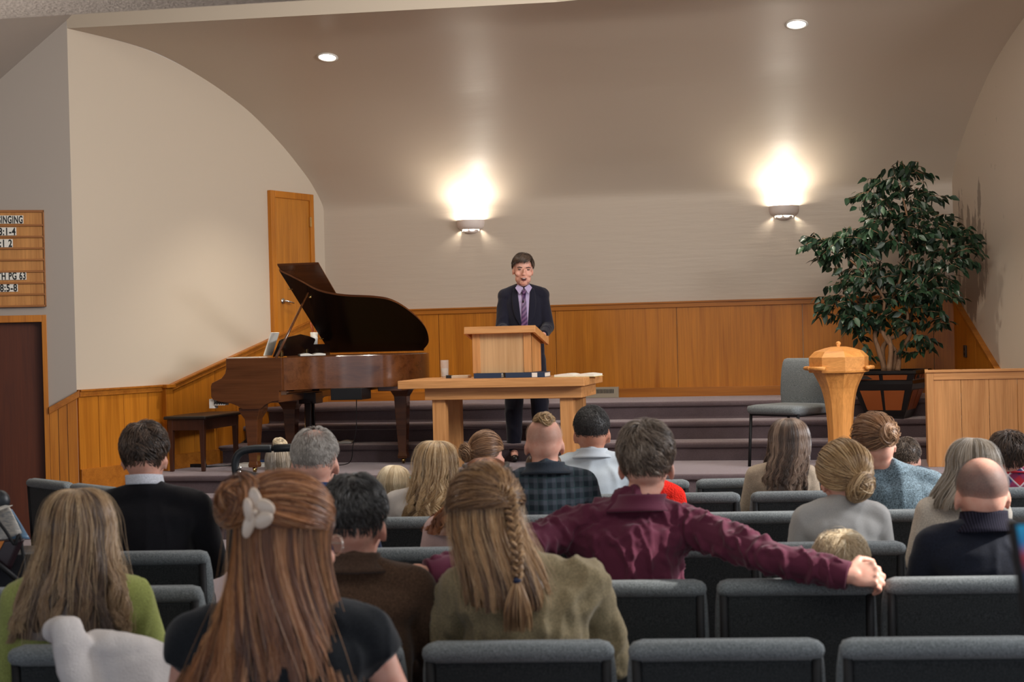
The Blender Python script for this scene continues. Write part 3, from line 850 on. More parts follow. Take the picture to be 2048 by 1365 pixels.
# piano bench
Xb = atY(343, 943, 12.5)[0]
br = empty('piano_bench', (Xb+.17, 12.45, P0), 0, 'dark wooden piano bench with a black padded seat, by the left panelling', 'bench')
bw_, bl_ = .34, .74
MB().bb((-bw_/2-.03, -.03, .455), (bw_/2+.03, bl_+.03, .485)).build('seat_pad', plain('bench_leather', (.02, .018, .016, 1), .35, .5), br, bevel=.012, seg=3)
m = MB().bb((-bw_/2, 0, .36), (bw_/2, .02, .455)); m.bb((-bw_/2, bl_-.02, .36), (bw_/2, bl_, .455)); m.bb((-bw_/2, 0, .36), (-bw_/2+.02, bl_, .455)); m.bb((bw_/2-.02, 0, .36), (bw_/2, bl_, .455))
m.build('apron', M_['bench'], br, bevel=.003)
for x in (-bw_/2+.022, bw_/2-.022):
    for y in (.022, bl_-.022):
        m = MB(); m.box((x, y, .2275), (.05, .05, .455), taper=.62); m.build('leg', M_['bench'], br, bevel=.003)

# papers, folders and a cable on the platform near the piano
tag(MB().bb((-.16, -.09, 0), (.16, .09, .03)).build('paper_stack', M_['paper'], None, bevel=.003, loc=(X0-.07, 12.95, P0)), 'stack of white papers on the platform under the piano keyboard', 'papers')
b_ = plain('blue_folder', (.02, .06, .17, 1), .5)
r = tag(MB().box((0, 0, .02), (.26, .2, .02), rot=Matrix.Rotation(R(6), 3, 'Y')).build('blue_folder', b_, None, bevel=.002, loc=(X0+.03, 13.17, P0+.002)), 'blue folder behind the white papers under the piano', 'folder')
for k, (c_, h_) in enumerate((((.5, .45, .12, 1), .03), ((.6, .56, .48, 1), .035), ((.03, .03, .03, 1), .03))):
    tag(MB().bb((-.13, -.09, 0), (.13, .09, h_)).build('hymn_book', plain('book_cover_%s' % 'abc'[k], c_, .7), None, bevel=.002, loc=(X0+.42, 12.6, P0+(.07, .032, 0)[k])),
        ('yellow book on top of the stack behind the near piano leg', 'cream book in the middle of the stack behind the near piano leg', 'black book at the bottom of the stack behind the near piano leg')[k], 'book', 'books stacked under the piano')
m = MB().tube(bez([(Xb-.05, 12.95, P0+.01), (Xb+.15, 12.85, P0+.008), (Xb+.4, 13.0, P0+.008), (Xb+.7, 12.9, P0+.008)], 8), .006, 6)
o = m.build('power_cable', M_['black'], None, True); MB().bb((Xb-.02, 12.88, P0), (Xb+.14, 12.93, P0+.03)).build('plug', M_['black'], o, bevel=.006)
tag(o, 'black cable with a plug on the carpet behind the piano bench', 'cable')
tag(open_book('step_book', (X0+.52, YR+.15, P0+HR), .2, 'open cream book on the first stage step under the piano', .13, .18, .03), None)

# ------------------------------------------------------------------ baptismal font
p = atY(1678, 745, 12.45)
fr_ = empty('baptismal_font', (p[0], 12.45, P0), 0, 'eight-sided pale fir baptismal font with a domed lid, right of the centre', 'font')
def octa(m, prof, sx=1.0, off=R(22.5-9), flat=True):
    for (ra, za), (rb, zb) in zip(prof[:-1], prof[1:]):
        m.add([(r_*math.cos(off+k*PI/4), r_*math.sin(off+k*PI/4), z_) for r_, z_ in ((ra, za), (rb, zb)) for k in range(8)],
              [(i, (i+1) % 8, 8+(i+1) % 8, 8+i) for i in range(8)])
sc_ = 1.0
st = bez([(.165, 0, 0), (.12, .05, 0), (.105, .14, 0), (.10, .30, 0), (.115, .50, 0), (.145, .64, 0), (.205, .765, 0)], 3)
m = MB(); octa(m, [(q[0], q[1]) for q in st]+[(.215, .765), (.22, .77)]); 
m.build('pedestal', M_['font'], fr_, bevel=.0015)
m = MB(); octa(m, [(.14, .765), (.235, .765), (.24, .78), (.24, .79)]); m.build('basin_rim', M_['font_h'], fr_, bevel=.0015)
m = MB(); octa(m, [(.232, .78), (.236, .885), (.19, .93), (.11, .955), (.06, .965), (.001, .967)]); ld = m.build('lid', M_['font_h'], fr_, bevel=.0015)
m = MB().bb((-.012, -.05, .96), (.012, .05, .985)); m.ell((0, 0, .99), (.02, .02, .018)); m.build('knob', M_['font_h'], ld, bevel=.003)
for sx in (-1, 1):
    MB().tube([(sx*.215, -.15, .80), (sx*.26, -.02, .80), (sx*.215, .12, .80)], .016, 10).build('handle', M_['font_h'], fr_, True)
MB().tube([(-.24, -.12, .80), (-.10, -.245, .80)], .016, 10).build('handle', M_['font_h'], fr_, True)

# ------------------------------------------------------------------ low panelled box at the right
p = atY(1857, 935, 12.6)
r = empty('panelled_enclosure', (p[0], 12.6, P0), 0, 'waist-high light wood panelled enclosure at the right edge of the platform', 'enclosure')
W_, H_, D_ = 1.1, .755, .55
m = MB()
for k in range(5): m.bb((.05+k*.21+.0015, .012, 0), (.05+(k+1)*.21-.0015, .03, H_-.05))
m.build('front_panel', M_['fir_v'], r, bevel=.001)
MB().bb((0, 0, 0), (.055, .045, H_)).build('corner_post', M_['fir_v'], r, bevel=.003)
MB().bb((.055, 0, H_-.07), (W_, .035, H_-.012)).build('top_rail', M_['fir_h'], r, bevel=.002)
MB().bb((-.012, -.015, H_-.012), (W_, .06, H_+.008)).build('cap', M_['fir_h'], r, bevel=.003)
MB().bb((0, .045, 0), (.025, D_, H_)).build('side_panel', M_['fir_v'], r, bevel=.002)

# ------------------------------------------------------------------ potted tree
pc = atY(1780, 835, 13.84)
pz = P0+2*HR
tr = empty('potted_fig_tree', (pc[0], 13.83, pz), 0, 'tall dark green artificial fig tree in a square black pot with orange panels', 'tree')
hp_ = .415; b0, b1 = .175, .285
m = MB(); zs = [(0, .155), (.02, .16), (.06, .18), (.26, .25), (.30, .262), (.33, .262), (.34, .268), (.385, .285), (.39, .30), (.415, .30)]
def sqring(m, prof, rz=R(-14)):
    ca, sa = math.cos(rz), math.sin(rz)
    for (ra, za), (rb, zb) in zip(prof[:-1], prof[1:]):
        m.add([((sx*rr)*ca-(sy*rr)*sa, (sx*rr)*sa+(sy*rr)*ca, zz) for rr, zz in ((ra, za), (rb, zb)) for sx, sy in ((-1, -1), (1, -1), (1, 1), (-1, 1))],
              [(i, (i+1) % 4, 4+(i+1) % 4, 4+i) for i in range(4)])
sqring(m, [(.001, 0)]+[(r_, z_) for z_, r_ in zs]+[(.27, .415), (.27, .37), (.001, .37)])
pot = m.build('planter', plain('black_lacquer', (.010, .009, .009, 1), .3, .5), tr, bevel=.004)
m = MB(); ca, sa = math.cos(R(-14)), math.sin(R(-14))
for (za, zb, k) in ((.075, .245, .78), (.338, .378, .80)):
    ra, rb = np.interp(za, [z for z, _ in zs], [q for _, q in zs]), np.interp(zb, [z for z, _ in zs], [q for _, q in zs])
    for ang in (0, PI/2, PI, 3*PI/2):
        for (u0, u1) in ((-k, -.06), (.06, k)):
            vs = []
            for rr, zz, uu in ((ra, za, u0), (ra, za, u1), (rb, zb, u1), (rb, zb, u0)):
                x, y = uu*rr, -(rr+.004)
                x, y = x*math.cos(ang)-y*math.sin(ang), x*math.sin(ang)+y*math.cos(ang)
                vs.append((x*ca-y*sa, x*sa+y*ca, zz))
            m.add(vs, [(0, 1, 2, 3)])
m.build('inlay_panel', plain('orange_inlay', (.33, .085, .02, 1), .4), pot, thick=.004)
MB().bb((-.25, -.25, .345), (.25, .25, .375)).build('soil', plain('soil', (.03, .02, .015, 1), 1), pot)
bark = wood('twisted_bark', (.30, .17, .095, 1), (.16, .085, .045, 1), 2, 2.0, .8)
zc_ = tr.location[2]
def tp(px, py, dy=0.0):
    q = atY(px, py, 13.83+dy); return (q[0]-tr.location[0], dy, q[2]-zc_)
m = MB()
trunks = [[(1768, 742, 0), (1765, 700, .04), (1778, 680, .0), (1800, 668, -.05), (1815, 640, 0), (1812, 600, .0), (1820, 520, .0), (1815, 440, 0), (1800, 370, 0)],
          [(1785, 742, .03), (1790, 705, 0), (1772, 678, -.05), (1762, 650, 0), (1768, 600, 0), (1740, 560, 0), (1700, 520, -.1)],
          [(1778, 742, -.05), (1782, 700, -.06), (1775, 672, 0), (1752, 655, .05), (1755, 620, .08), (1700, 590, .1), (1665, 520, .1)],
          [(1795, 742, 0), (1802, 700, .05), (1820, 670, .03), (1815, 640, .1), (1850, 590, .1), (1880, 540, .1), (1895, 480, .1)],
          [(1770, 742, 0), (1757, 700, 0), (1750, 670, .03), (1765, 640, .05), (1800, 560, .1), (1810, 470, .15), (1770, 400, .1)]]
for t_ in trunks:
    pts_ = bez([tp(*q) for q in t_], 5); K = len(pts_)
    m.tube(pts_, [lerp(.026, .007, (i/K)**.7) for i in range(K)], 8)
m.build('trunk', bark, tr, True)
clusters = [(1790, 352, 62, 28), (1830, 340, 30, 22), (1760, 395, 60, 38), (1830, 400, 62, 40), (1790, 455, 85, 45), (1850, 450, 60, 40), (1690, 500, 72, 50), (1640, 485, 40, 22), (1735, 480, 50, 40),
            (1905, 480, 55, 42), (1935, 500, 28, 40), (1870, 515, 70, 40), (1760, 560, 95, 50), (1690, 595, 55, 45), (1830, 565, 85, 48), (1880, 590, 42, 35), (1790, 620, 90, 38), (1740, 655, 32, 26), (1835, 665, 48, 32),
            (1665, 620, 25, 25), (1726, 705, 18, 22), (1820, 695, 26, 18), (1885, 640, 25, 24), (1720, 640, 45, 22)]
leafc = Mat('fig_leaves', (.012, .034, .016, 1), .38, .5)
at_ = leafc.n('ShaderNodeAttribute', attribute_name='tone')
leafc.l(leafc.ramp(at_.outputs['Fac'], [(0, (.008, .022, .012, 1)), (.6, (.018, .05, .022, 1)), (1, (.045, .09, .045, 1))]), leafc.p.inputs['Base Color'])
V, Fc, T = [], [], []
rl = random.Random(3)
twigs = MB()
for (cx, cy, rx, ry) in clusters:
    area = rx*ry
    nt = max(4, int(area/95))
    for k in range(nt):
        a_, rr_ = rl.uniform(0, 2*PI), math.sqrt(rl.random())
        ddy = rl.uniform(-.28, .28)*min(1, rx/55)
        base = np.array(tp(cx+rx*rr_*math.cos(a_)*.85, cy+ry*rr_*math.sin(a_)*.8, ddy*math.sqrt(1-rr_*rr_*.8)))
        out = np.array([math.cos(a_)*rr_+rl.uniform(-.4, .4), rl.uniform(-.6, .6), rl.uniform(-.35, .25)])
        out /= np.linalg.norm(out)+1e-9
        Lt = rl.uniform(.10, .17)
        twigs.tube([base-out*Lt*.5, base, base+out*Lt*.5+np.array([0, 0, -.02])], [.003, .002, .001], 4)
        for j in range(7):
            t_ = j/6-.5
            st_ = base+out*Lt*t_+np.array([0, 0, -.02*max(0, t_)])
            sd = np.array([rl.gauss(0, 1), rl.gauss(0, 1), rl.gauss(0, .4)]); d_ = out*.5+sd*.55+np.array([0, 0, -.55]); d_ /= np.linalg.norm(d_)
            nn = np.cross(d_, np.array([rl.gauss(0, 1), rl.gauss(0, 1), rl.gauss(0, .5)])); nn /= np.linalg.norm(nn)+1e-9
            if nn[2] < 0: nn = -nn
            w_ = np.cross(d_, nn); Ll = rl.uniform(.055, .095); ww = Ll*.27; k0 = len(V)
            tone = rl.random()
            prof_ = [(0, 0), (.25, .8), (.5, 1), (.78, .55), (1, 0)]
            for u_, s_ in prof_:
                dr = np.array([0, 0, -.18*Ll*u_*u_])
                c_ = st_+d_*Ll*u_+dr
                V.append(c_+w_*ww*s_+nn*.12*ww*s_*2); V.append(c_); V.append(c_-w_*ww*s_+nn*.12*ww*s_*2)
                T += [tone]*3
            for q in range(4):
                i = k0+q*3; Fc += [(i, i+1, i+4, i+3), (i+1, i+2, i+5, i+4)]
me = bpy.data.meshes.new('foliage'); me.from_pydata([tuple(v) for v in V], [], Fc); me.materials.append(leafc.m)
ta = me.attributes.new('tone', 'FLOAT', 'POINT'); ta.data.foreach_set('value', T)
me.polygons.foreach_set('use_smooth', [True]*len(me.polygons))
o = bpy.data.objects.new('foliage', me); col.objects.link(o); o.parent = tr
twigs.build('twig', bark, tr, True, fix=False)

# ------------------------------------------------------------------ stacking church chairs
M_['cfab'] = cloth('grey_chair_fabric', (.165, .182, .186, 1), 300, .55, .95, .5)
M_['cdark'] = cloth('dark_chair_fabric', (.026, .029, .030, 1), 300, .55, .95, .4)
def rrect(w, d, r, n=5):
    P = []
    for cx, cy, a0 in ((w-r, d-r, 0), (-w+r, d-r, PI/2), (-w+r, -d+r, PI), (w-r, -d+r, 3*PI/2)):
        for k in range(n+1):
            a = a0+PI/2*k/n; P.append((cx+r*math.cos(a), cy+r*math.sin(a)))
    return P
def loft(m, secs, n=5):
    K = None
    vs = []
    for (w, d, r, cy, cz) in secs:
        P = rrect(w, d, min(r, w*.99, d*.99), n); K = len(P); vs += [(x, y+cy, cz) for x, y in P]
    fs = [(i*K+k, i*K+(k+1) % K, (i+1)*K+(k+1) % K, (i+1)*K+k) for i in range(len(secs)-1) for k in range(K)]
    fs += [tuple(range(K))[::-1], tuple((len(secs)-1)*K+k for k in range(K))]
    return m.add(vs, fs)
def make_chair():
    t = empty('church_chair', (0, 0, 0), 0, '', 'chair', 'grey church chairs in rows')
    m = MB()
    loft(m, [(.21, .03, .03, -.185, .43), (.238, .036, .034, -.19, .46), (.250, .038, .036, -.195, .55), (.249, .036, .034, -.203, .66), (.246, .034, .032, -.212, .74), (.240, .030, .028, -.220, .79), (.232, .022, .02, -.225, .812), (.21, .008, .008, -.228, .820)])
    m.build('backrest', M_['cfab'], t, True, fix=True)
    m = MB(); y_, z_ = -.245, .795
    xs = [-.243, -.240, -.232, -.22, 0, .22, .232, .240, .243]; rs = [.004, .014, .021, .025, .026, .025, .021, .014, .004]
    m.tube([(x, y_, z_-.002*(abs(x) > .2)) for x in xs], rs, 14)
    m.build('top_roll', M_['cfab'], t, True)
    m = MB(); m.box((0, -.243, .585), (.415, .012, .37), rot=Matrix.Rotation(R(3), 3, 'X'), taper=1); m.build('back_panel', M_['cdark'], t, bevel=.004)
    for sx in (-1, 1):
        m = MB(); m.tube([(sx*.222, -.252, .775), (sx*.222, -.235, .42)], .013, 8)
        m.build('back_frame', M_['blackm'], t, True)
    m = MB(); loft(m, [(.23, .21, .04, .035, .405), (.24, .235, .05, .035, .42), (.248, .24, .06, .035, .445), (.245, .232, .06, .035, .465), (.20, .19, .06, .035, .475)])
    m.build('seat', M_['cfab'], t, True)
    for sx in (-1, 1):
        MB().tube([(sx*.222, -.235, .42), (sx*.225, -.27, 0)], .012, 8).build('leg', M_['blackm'], t, True)
        MB().tube([(sx*.222, .22, .41), (sx*.225, .25, 0)], .012, 8).build('leg', M_['blackm'], t, True)
    m = MB()
    for sx in (-1, 1): m.tube([(sx*.222, -.236, .40), (sx*.222, .225, .40)], .010, 8)
    m.tube([(-.222, .22, .40), (.222, .22, .40)], .010, 8); m.tube([(-.222, -.24, .40), (.222, -.24, .40)], .010, 8)
    m.build('seat_frame', M_['blackm'], t, True)
    return t
def cfr(px, D, y=960):
    """point on the floor under pixel column px at camera depth D"""
    q = atD(px, y, D); return q
ROWY = {0: 1450, 1: 1285, 2: 1162, 3: 1088, 4: 1024, 5: 988, 6: 960}
ROWZ = {0: 3.02, 1: 3.84, 2: 4.76, 3: 5.56, 4: 6.50, 5: 7.29, 6: 7.95}
def rowz(r_, px): return ROWZ[r_]/(1+2.7e-5*(px-1500))
YAW = R(9.1)
chair0 = make_chair(); first = [True]
def place_chair(row_, px, label, yaw=None, D=None, z=0):
    D = D or rowz(row_, px); yaw = YAW if yaw is None else yaw
    q = cfr(px, D, ROWY[row_])
    # reference point of the chair is the top roll
    off = np.array([0, -.262]); ca, sa = math.cos(yaw), math.sin(yaw)
    o = chair0 if first[0] else copy_tree(chair0); first[0] = False
    o.location = (q[0]-(ca*off[0]-sa*off[1]), q[1]-(sa*off[0]+ca*off[1]), z); o.rotation_euler = (0, 0, yaw)
    o['label'] = label
    return o
CH_ = [
 (1, 195, 'grey chair with the white jacket draped over it'),
 (1, 614, 'grey chair holding the person in the brown jacket'),
 (1, 1034, 'grey chair holding the person with the braid and olive shirt'),
 (1, 1452, 'empty grey chair in the nearest row, right of the olive-shirted person'),
 (1, 1880, 'empty grey chair in the nearest row, cut by the right edge of the photo'),
 (2, -85, 'grey chair at the left edge, just left of the person in lime green'),
 (2, 250, 'empty grey chair between the lime green person and the red-haired person with a claw clip'),
 (2, 917, 'grey chair just beyond the olive-shirted person, under the maroon cuff on the left'),
 (2, 1255, 'grey chair holding the person in the maroon shirt'),
 (2, 1593, 'grey chair under the outstretched maroon sleeve, where the blond toddler sits'),
 (2, 1932, 'grey chair holding the person in the navy sweater'),
 (3, 285, 'grey chair holding the person in the black suit jacket'),
 (3, 805, 'grey chair holding the red-haired person in pink'),
 (3, 1385, 'empty grey chair showing just above the maroon sleeve near the shoulder'),
 (3, 1675, 'grey chair holding the person with a low blond bun and grey top'),
 (3, 1966, 'grey chair just beyond the navy sweater, holding the person in cream'),
 (4, 788, 'grey chair holding the person with long wavy blond hair and white top'),
 (4, 1028, 'grey chair holding the person in the checked shirt'),
 (4, 1268, 'grey chair beyond the head of the maroon-shirted person, where the child in red sits'),
 (4, 1508, 'empty grey chair between the maroon shoulder and the grey-topped person with a low bun'),
 (4, 1748, 'grey chair holding the person in the blue knitted sweater'),
 (4, 1990, 'grey chair at the right edge, beyond the navy sweater collar'),
 (5, 776, 'grey chair holding the small child in blue with short blond hair'),
 (5, 1166, 'grey chair holding the person in the white shirt'),
 (5, 1377, 'empty grey chair right of the child in red, third row from the stage'),
 (5, 1606, 'grey chair holding the person with long brown hair and cream top'),
 (5, 2040, 'grey chair holding the person in red plaid at the right edge'),
 (6, 1284, 'empty front-row grey chair just right of the maroon-shirted person\'s ear'),
 (6, 1487, 'empty front-row grey chair left of the person with long brown hair'),
 (6, 1900, 'front-row grey chair right of the blue knitted sweater'),
 (6, 1800, 'front-row grey chair holding the short-haired boy'),
]
for row_, px, lab in CH_:
    if (row_, px) == (6, 1800): px = 1697; 
    place_chair(row_, px, lab)
oL = place_chair(6, 62, 'empty grey chair at the far left, below the dark door', R(13.5-47), 8.6)
oR = place_chair(6, 180, 'empty grey chair at the far left, just left of the black-suited person', R(13.5-47), 8.5)
ax_ = R(13.5-47); oL.location = (oR.location[0]-.54*math.cos(ax_), oR.location[1]-.54*math.sin(ax_), 0)
p = atY(1592, 900, 12.85)
o = place_chair(6, 1592, 'grey chair on the platform facing the left, beside the font', R(145), 12.9, P0)
o.location = (p[0]-.02, 12.80, P0); o.scale = (1.08, 1.05, 1.06)
del o['group']

# ------------------------------------------------------------------ stroller with a black bar and bag
q = atD(530, 900, 7.4)
st_r = empty('stroller', (q[0], q[1], 0), TH, 'black stroller with a padded push bar, left of the grey-haired person in blue', 'stroller')
def sl_(px, py, dy=0.0):
    D = 7.4+dy; return ((px-530)/3100*D, dy, CH-(py-679.5)/3100*D)
rub = plain('black_rubber', (.012, .016, .02, 1), .45, .5)
MB().tube(bez([sl_(472, 955), sl_(470, 925), sl_(480, 906), sl_(505, 899), sl_(543, 899)], 8), .019, 12).build('push_bar', rub, st_r, True)
MB().tube([sl_(548, 899), sl_(590, 898), sl_(630, 899)], .019, 12).build('push_bar', rub, st_r, True)
m = MB(); m.tube([sl_(544, 899), sl_(549, 899)], .014, 10)
m.tube(bez([sl_(630, 899), sl_(655, 905), sl_(664, 925), sl_(662, 955)], 6), .016, 10)
for px in (470, 664): m.tube([sl_(px, 950), (sl_(px, 950)[0], .35, .35), (sl_(px, 950)[0], .55, .14)], .013, 8)
for px in (470, 664): m.tube([(sl_(px, 950)[0], .35, .35), (sl_(px, 950)[0], -.02, .12)], .012, 8)
m.build('frame', M_['blackm'], st_r, True)
bagm = plain('black_nylon', (.014, .015, .02, 1), .5, .4)
m = MB(); P = []
for i in range(13):
    u = i/12; px = lerp(474, 660, u)
    sag = 16*math.sin(PI*u)
    P.append([sl_(px, 941+sag*.9, .10), sl_(px, 940+sag, -.01), sl_(px, 945+sag, -.04), sl_(px, 957+sag, -.05), sl_(px, 970+sag, -.045), sl_(px, 1010+sag*.3, -.03), sl_(px, 1050, .02), sl_(px, 1052, .12)])
m.grid(P); m.build('parent_bag', bagm, st_r, True, thick=.01)
m = MB(); m.tube([sl_(px, 962+16*math.sin(PI*(px-474)/186), -.056) for px in range(480, 656, 8)], .0022, 6)
m.build('piping', M_['white'], st_r, True)
m = MB()
for px, py in ((550, 966), (482, 936), (481, 944), (474, 951)): m.tube([sl_(px, py, -.062), sl_(px, py, -.05)], .009, 12)
m.build('snap', M_['chrome'], st_r, True)
m = MB(); 
loft(m, [(.16, .20, .06, .25, .34), (.22, .24, .08, .25, .50), (.23, .14, .08, .28, .74)]); m.build('child_seat', bagm, st_r, True)
for px in (470, 664):
    for yy in (-.02, .55):
        m = MB(); x_ = sl_(px, 950)[0]
        m.tube([(x_-.015, yy, .09), (x_+.015, yy, .09)], .09, 20); m.build('wheel', rub, st_r, bevel=.01)

# cargo at the left edge: mobility walker with newspaper, bag and booklet
q = atD(20, 1060, 5.5)
wr = empty('walker', (q[0], q[1], 0), TH, 'black framed walker at the left edge of the photo, carrying papers', 'walker')
def wl_(px, py, dy=0.0):
    D = 5.5+dy; return ((px-20)/3100*D, dy, CH-(py-692)/3100*D)
m = MB()
m.tube(bez([wl_(-60, 990), wl_(-10, 1030, -.03), wl_(15, 1058, -.04), wl_(35, 1090, -.04), wl_(50, 1110, -.03), (wl_(70, 1150)[0], 0, .05)], 8), .006, 8)
m.tube([wl_(-40, 1090, -.05), wl_(5, 1130, -.05), wl_(42, 1162, -.05)], .010, 8)
m.tube([wl_(-60, 1000, 0), (wl_(-60, 1000)[0], 0, .05)], .012, 8); m.tube([(wl_(-60, 1000)[0], .3, .05), wl_(-60, 1010, .3)], .012, 8)
m.tube([(wl_(60, 1000)[0], .3, .05), wl_(60, 1120, .3)], .012, 8)
m.build('frame', M_['blackm'], wr, True)
m = MB(); loft(m, [(.17, .12, .05, .16, .46), (.19, .14, .05, .16, .62), (.18, .13, .05, .16, .85)]); m.build('basket', bagm, wr, True)
MB().ell(wl_(-2, 1003, .02), (.035, .03, .04)).build('grip', rub, wr, True)
for x_ in (-60, 60):
    for yy in (0, .3):
        m = MB(); xx = wl_(x_, 1000)[0]; m.tube([(xx-.012, yy, .07), (xx+.012, yy, .07)], .07, 18); m.build('wheel', rub, wr, bevel=.008)
def sheet(name, px, mat, lab, cat, dy, th=.002, curl=.02):
    m = MB(); P = []
    for i in range(9):
        u = i/8; rowp = []
        for j in range(9):
            v = j/8
            a_ = np.array(px[0])*(1-u)+np.array(px[1])*u; b_ = np.array(px[3])*(1-u)+np.array(px[2])*u
            p_ = a_*(1-v)+b_*v
            rowp.append(wl_(p_[0], p_[1], dy+curl*math.sin(u*PI)*math.cos(v*2)))
        P.append(rowp)
    m.grid(P); o = m.build(name, mat, None, True, thick=th); o.location = wr.location; o.rotation_euler = wr.rotation_euler
    return tag(o, lab, cat)
news = Mat('newsprint', (.52, .50, .46, 1), .9, .1)
nv = news.noise(news.coords((6, 6, 60)), 9, 3)
news.l(news.ramp(nv, [(.42, (.30, .30, .30, 1)), (.5, (.56, .52, .46, 1))]), news.p.inputs['Base Color'])
sheet('newspaper', [(-70, 1028), (22, 1016), (46, 1068), (-40, 1100)], news.m, 'folded newspaper standing in the walker at the left edge', 'newspaper', -.012, .006)
sheet('newspaper_flap', [(-60, 1030), (16, 1012), (32, 1012), (-40, 1040)], M_['paper'], 'small white leaflet on top of the newspaper at the left edge', 'leaflet', -.03, .002)
sheet('plastic_bag', [(-60, 1040), (20, 1020), (56, 1080), (-60, 1085)], plain('blue_plastic', (.12, .22, .34, 1), .35, .5), 'pale blue folder behind the newspaper at the left edge', 'folder', .02, .006, .04)
bkl = sheet('booklet', [(-70, 1083), (56, 1079), (26, 1140), (-70, 1135)], plain('dark_plum_cover', (.022, .008, .012, 1), .35, .5), 'plum and orange booklet in the walker at the left edge', 'booklet', -.035, .006, .0)
m = MB(); m.add([wl_(-40, 1086, -.042), wl_(16, 1083, -.042), wl_(-4, 1118, -.042), wl_(-40, 1125, -.042)], [(0, 1, 2, 3)])
o = m.build('orange_corner', plain('orange_print', (.70, .22, .02, 1), .4), None, thick=.002); o.parent = bkl

# device at the right edge, close to the camera, on a thin stand
q = atD(2040, 1100, 1.75)
dv = empty('tablet_on_stand', (q[0], q[1], 0), TH, 'black tablet with a blue glow at the right edge, very near the camera', 'tablet')
def dv_(px, py, dy=0.0):
    D = 1.75+dy; return ((px-2040)/3100*D, dy, CH-(py-641)/3100*D)
m = MB(); a4 = [dv_(2023, 1044), dv_(2180, 1040), dv_(2200, 1260), dv_(2052, 1255)]
m.add(a4+[(x, y+.02, z) for x, y, z in a4], [(0, 1, 2, 3), (7, 6, 5, 4), (0, 4, 5, 1), (1, 5, 6, 2), (2, 6, 7, 3), (3, 7, 4, 0)])
m.build('body', M_['black'], dv, bevel=.004)
scr = Mat('lit_screen', (.0, .0, .0, 1), .3)
gv = scr.coords((1, 1, 1), out='Object')
sp = scr.n('ShaderNodeSeparateXYZ'); scr.l(gv, sp.inputs[0])
mr_ = scr.n('ShaderNodeMapRange'); mr_.inputs[1].default_value = 1.25; mr_.inputs[2].default_value = 1.40; scr.l(sp.outputs[2], mr_.inputs[0])
scr.l(scr.ramp(mr_.outputs[0], [(0, (0, 0, .01, 1)), (.42, (0, .01, .05, 1)), (.55, (.25, .01, .02, 1)), (.66, (.0, .12, .30, 1)), (.82, (.0, .25, .45, 1)), (.9, (0, 0, 0, 1))]), scr.p.inputs['Emission Color'])
scr.p.inputs['Emission Strength'].default_value = .9
m = MB(); a4 = [dv_(2034, 1052, -.002), dv_(2175, 1048, -.002), dv_(2190, 1245, -.002), dv_(2058, 1245, -.002)]; m.add(a4, [(0, 1, 2, 3)]); m.build('screen', scr.m, dv, thick=.002)
MB().tube([(dv_(2120, 1200)[0], .03, dv_(2120, 1200)[2]), (dv_(2120, 1200)[0], .03, .02)], .010, 8).build('stand_pole', M_['blackm'], dv, True)
m = MB()
for k in range(3):
    a_ = k*2*PI/3+.5; x_ = dv_(2120, 1200)[0]; m.tube([(x_, .03, .25), (x_+.28*math.cos(a_), .03+.28*math.sin(a_), .012)], .008, 8)
m.build('stand_foot', M_['blackm'], dv, True)
# ------------------------------------------------------------------ people
def fuse(mb, name, voxel, smooth=5, disp=None):
    """one continuous surface grown out of overlapping volumes"""
    me = mb.mesh('tmp'); o = bpy.data.objects.new('tmp', me); col.objects.link(o)
    md = o.modifiers.new('r', 'REMESH'); md.mode = 'VOXEL'; md.voxel_size = voxel; md.use_smooth_shade = True
    ms = o.modifiers.new('s', 'SMOOTH'); ms.iterations = smooth; ms.factor = .5
    dg = bpy.context.evaluated_depsgraph_get(); dg.update()
    out = bpy.data.meshes.new_from_object(o.evaluated_get(dg)); out.name = name
    bpy.data.objects.remove(o); bpy.data.meshes.remove(me)
    if disp is not None:
        n = len(out.vertices); co = np.empty(n*3); out.vertices.foreach_get('co', co); co = co.reshape(-1, 3)
        nn = np.empty(n*3); out.vertices.foreach_get('normal', nn); nn = nn.reshape(-1, 3)
        co = co+nn*disp(co, nn)[:, None]
        out.vertices.foreach_set('co', co.ravel()); out.update()
    out.polygons.foreach_set('use_smooth', [True]*len(out.polygons))
    return out
def put(me, name, mat, parent):
    me.materials.append(mat); o = bpy.data.objects.new(name, me); col.objects.link(o); o.parent = parent; return o
def skin_mat(name, c):
    M = Mat(name, c, .5, .35)
    n = M.noise(M.coords((1, 1, 1)), 28, 3)
    M.l(M.ramp(n, [(.35, (c[0]*1.0, c[1]*.86, c[2]*.82, 1)), (.65, mul(c, 1.08))]), M.p.inputs['Base Color'])
    M.p.inputs['Subsurface Weight'].default_value = .12
    M.p.inputs['Subsurface Radius'].default_value = (.012, .005, .003)
    M.p.inputs['Subsurface Scale'].default_value = 1.0
    return M.m
SK = {'fair': skin_mat('fair_skin', (.62, .34, .24, 1)), 'mid': skin_mat('warm_skin', (.50, .25, .165, 1)), 'pink': skin_mat('pink_skin', (.66, .37, .28, 1))}
def rotm(yaw, nod, tilt):
    return np.array(Matrix.Rotation(yaw, 3, 'Z') @ Matrix.Rotation(tilt, 3, 'Y') @ Matrix.Rotation(nod, 3, 'X'))
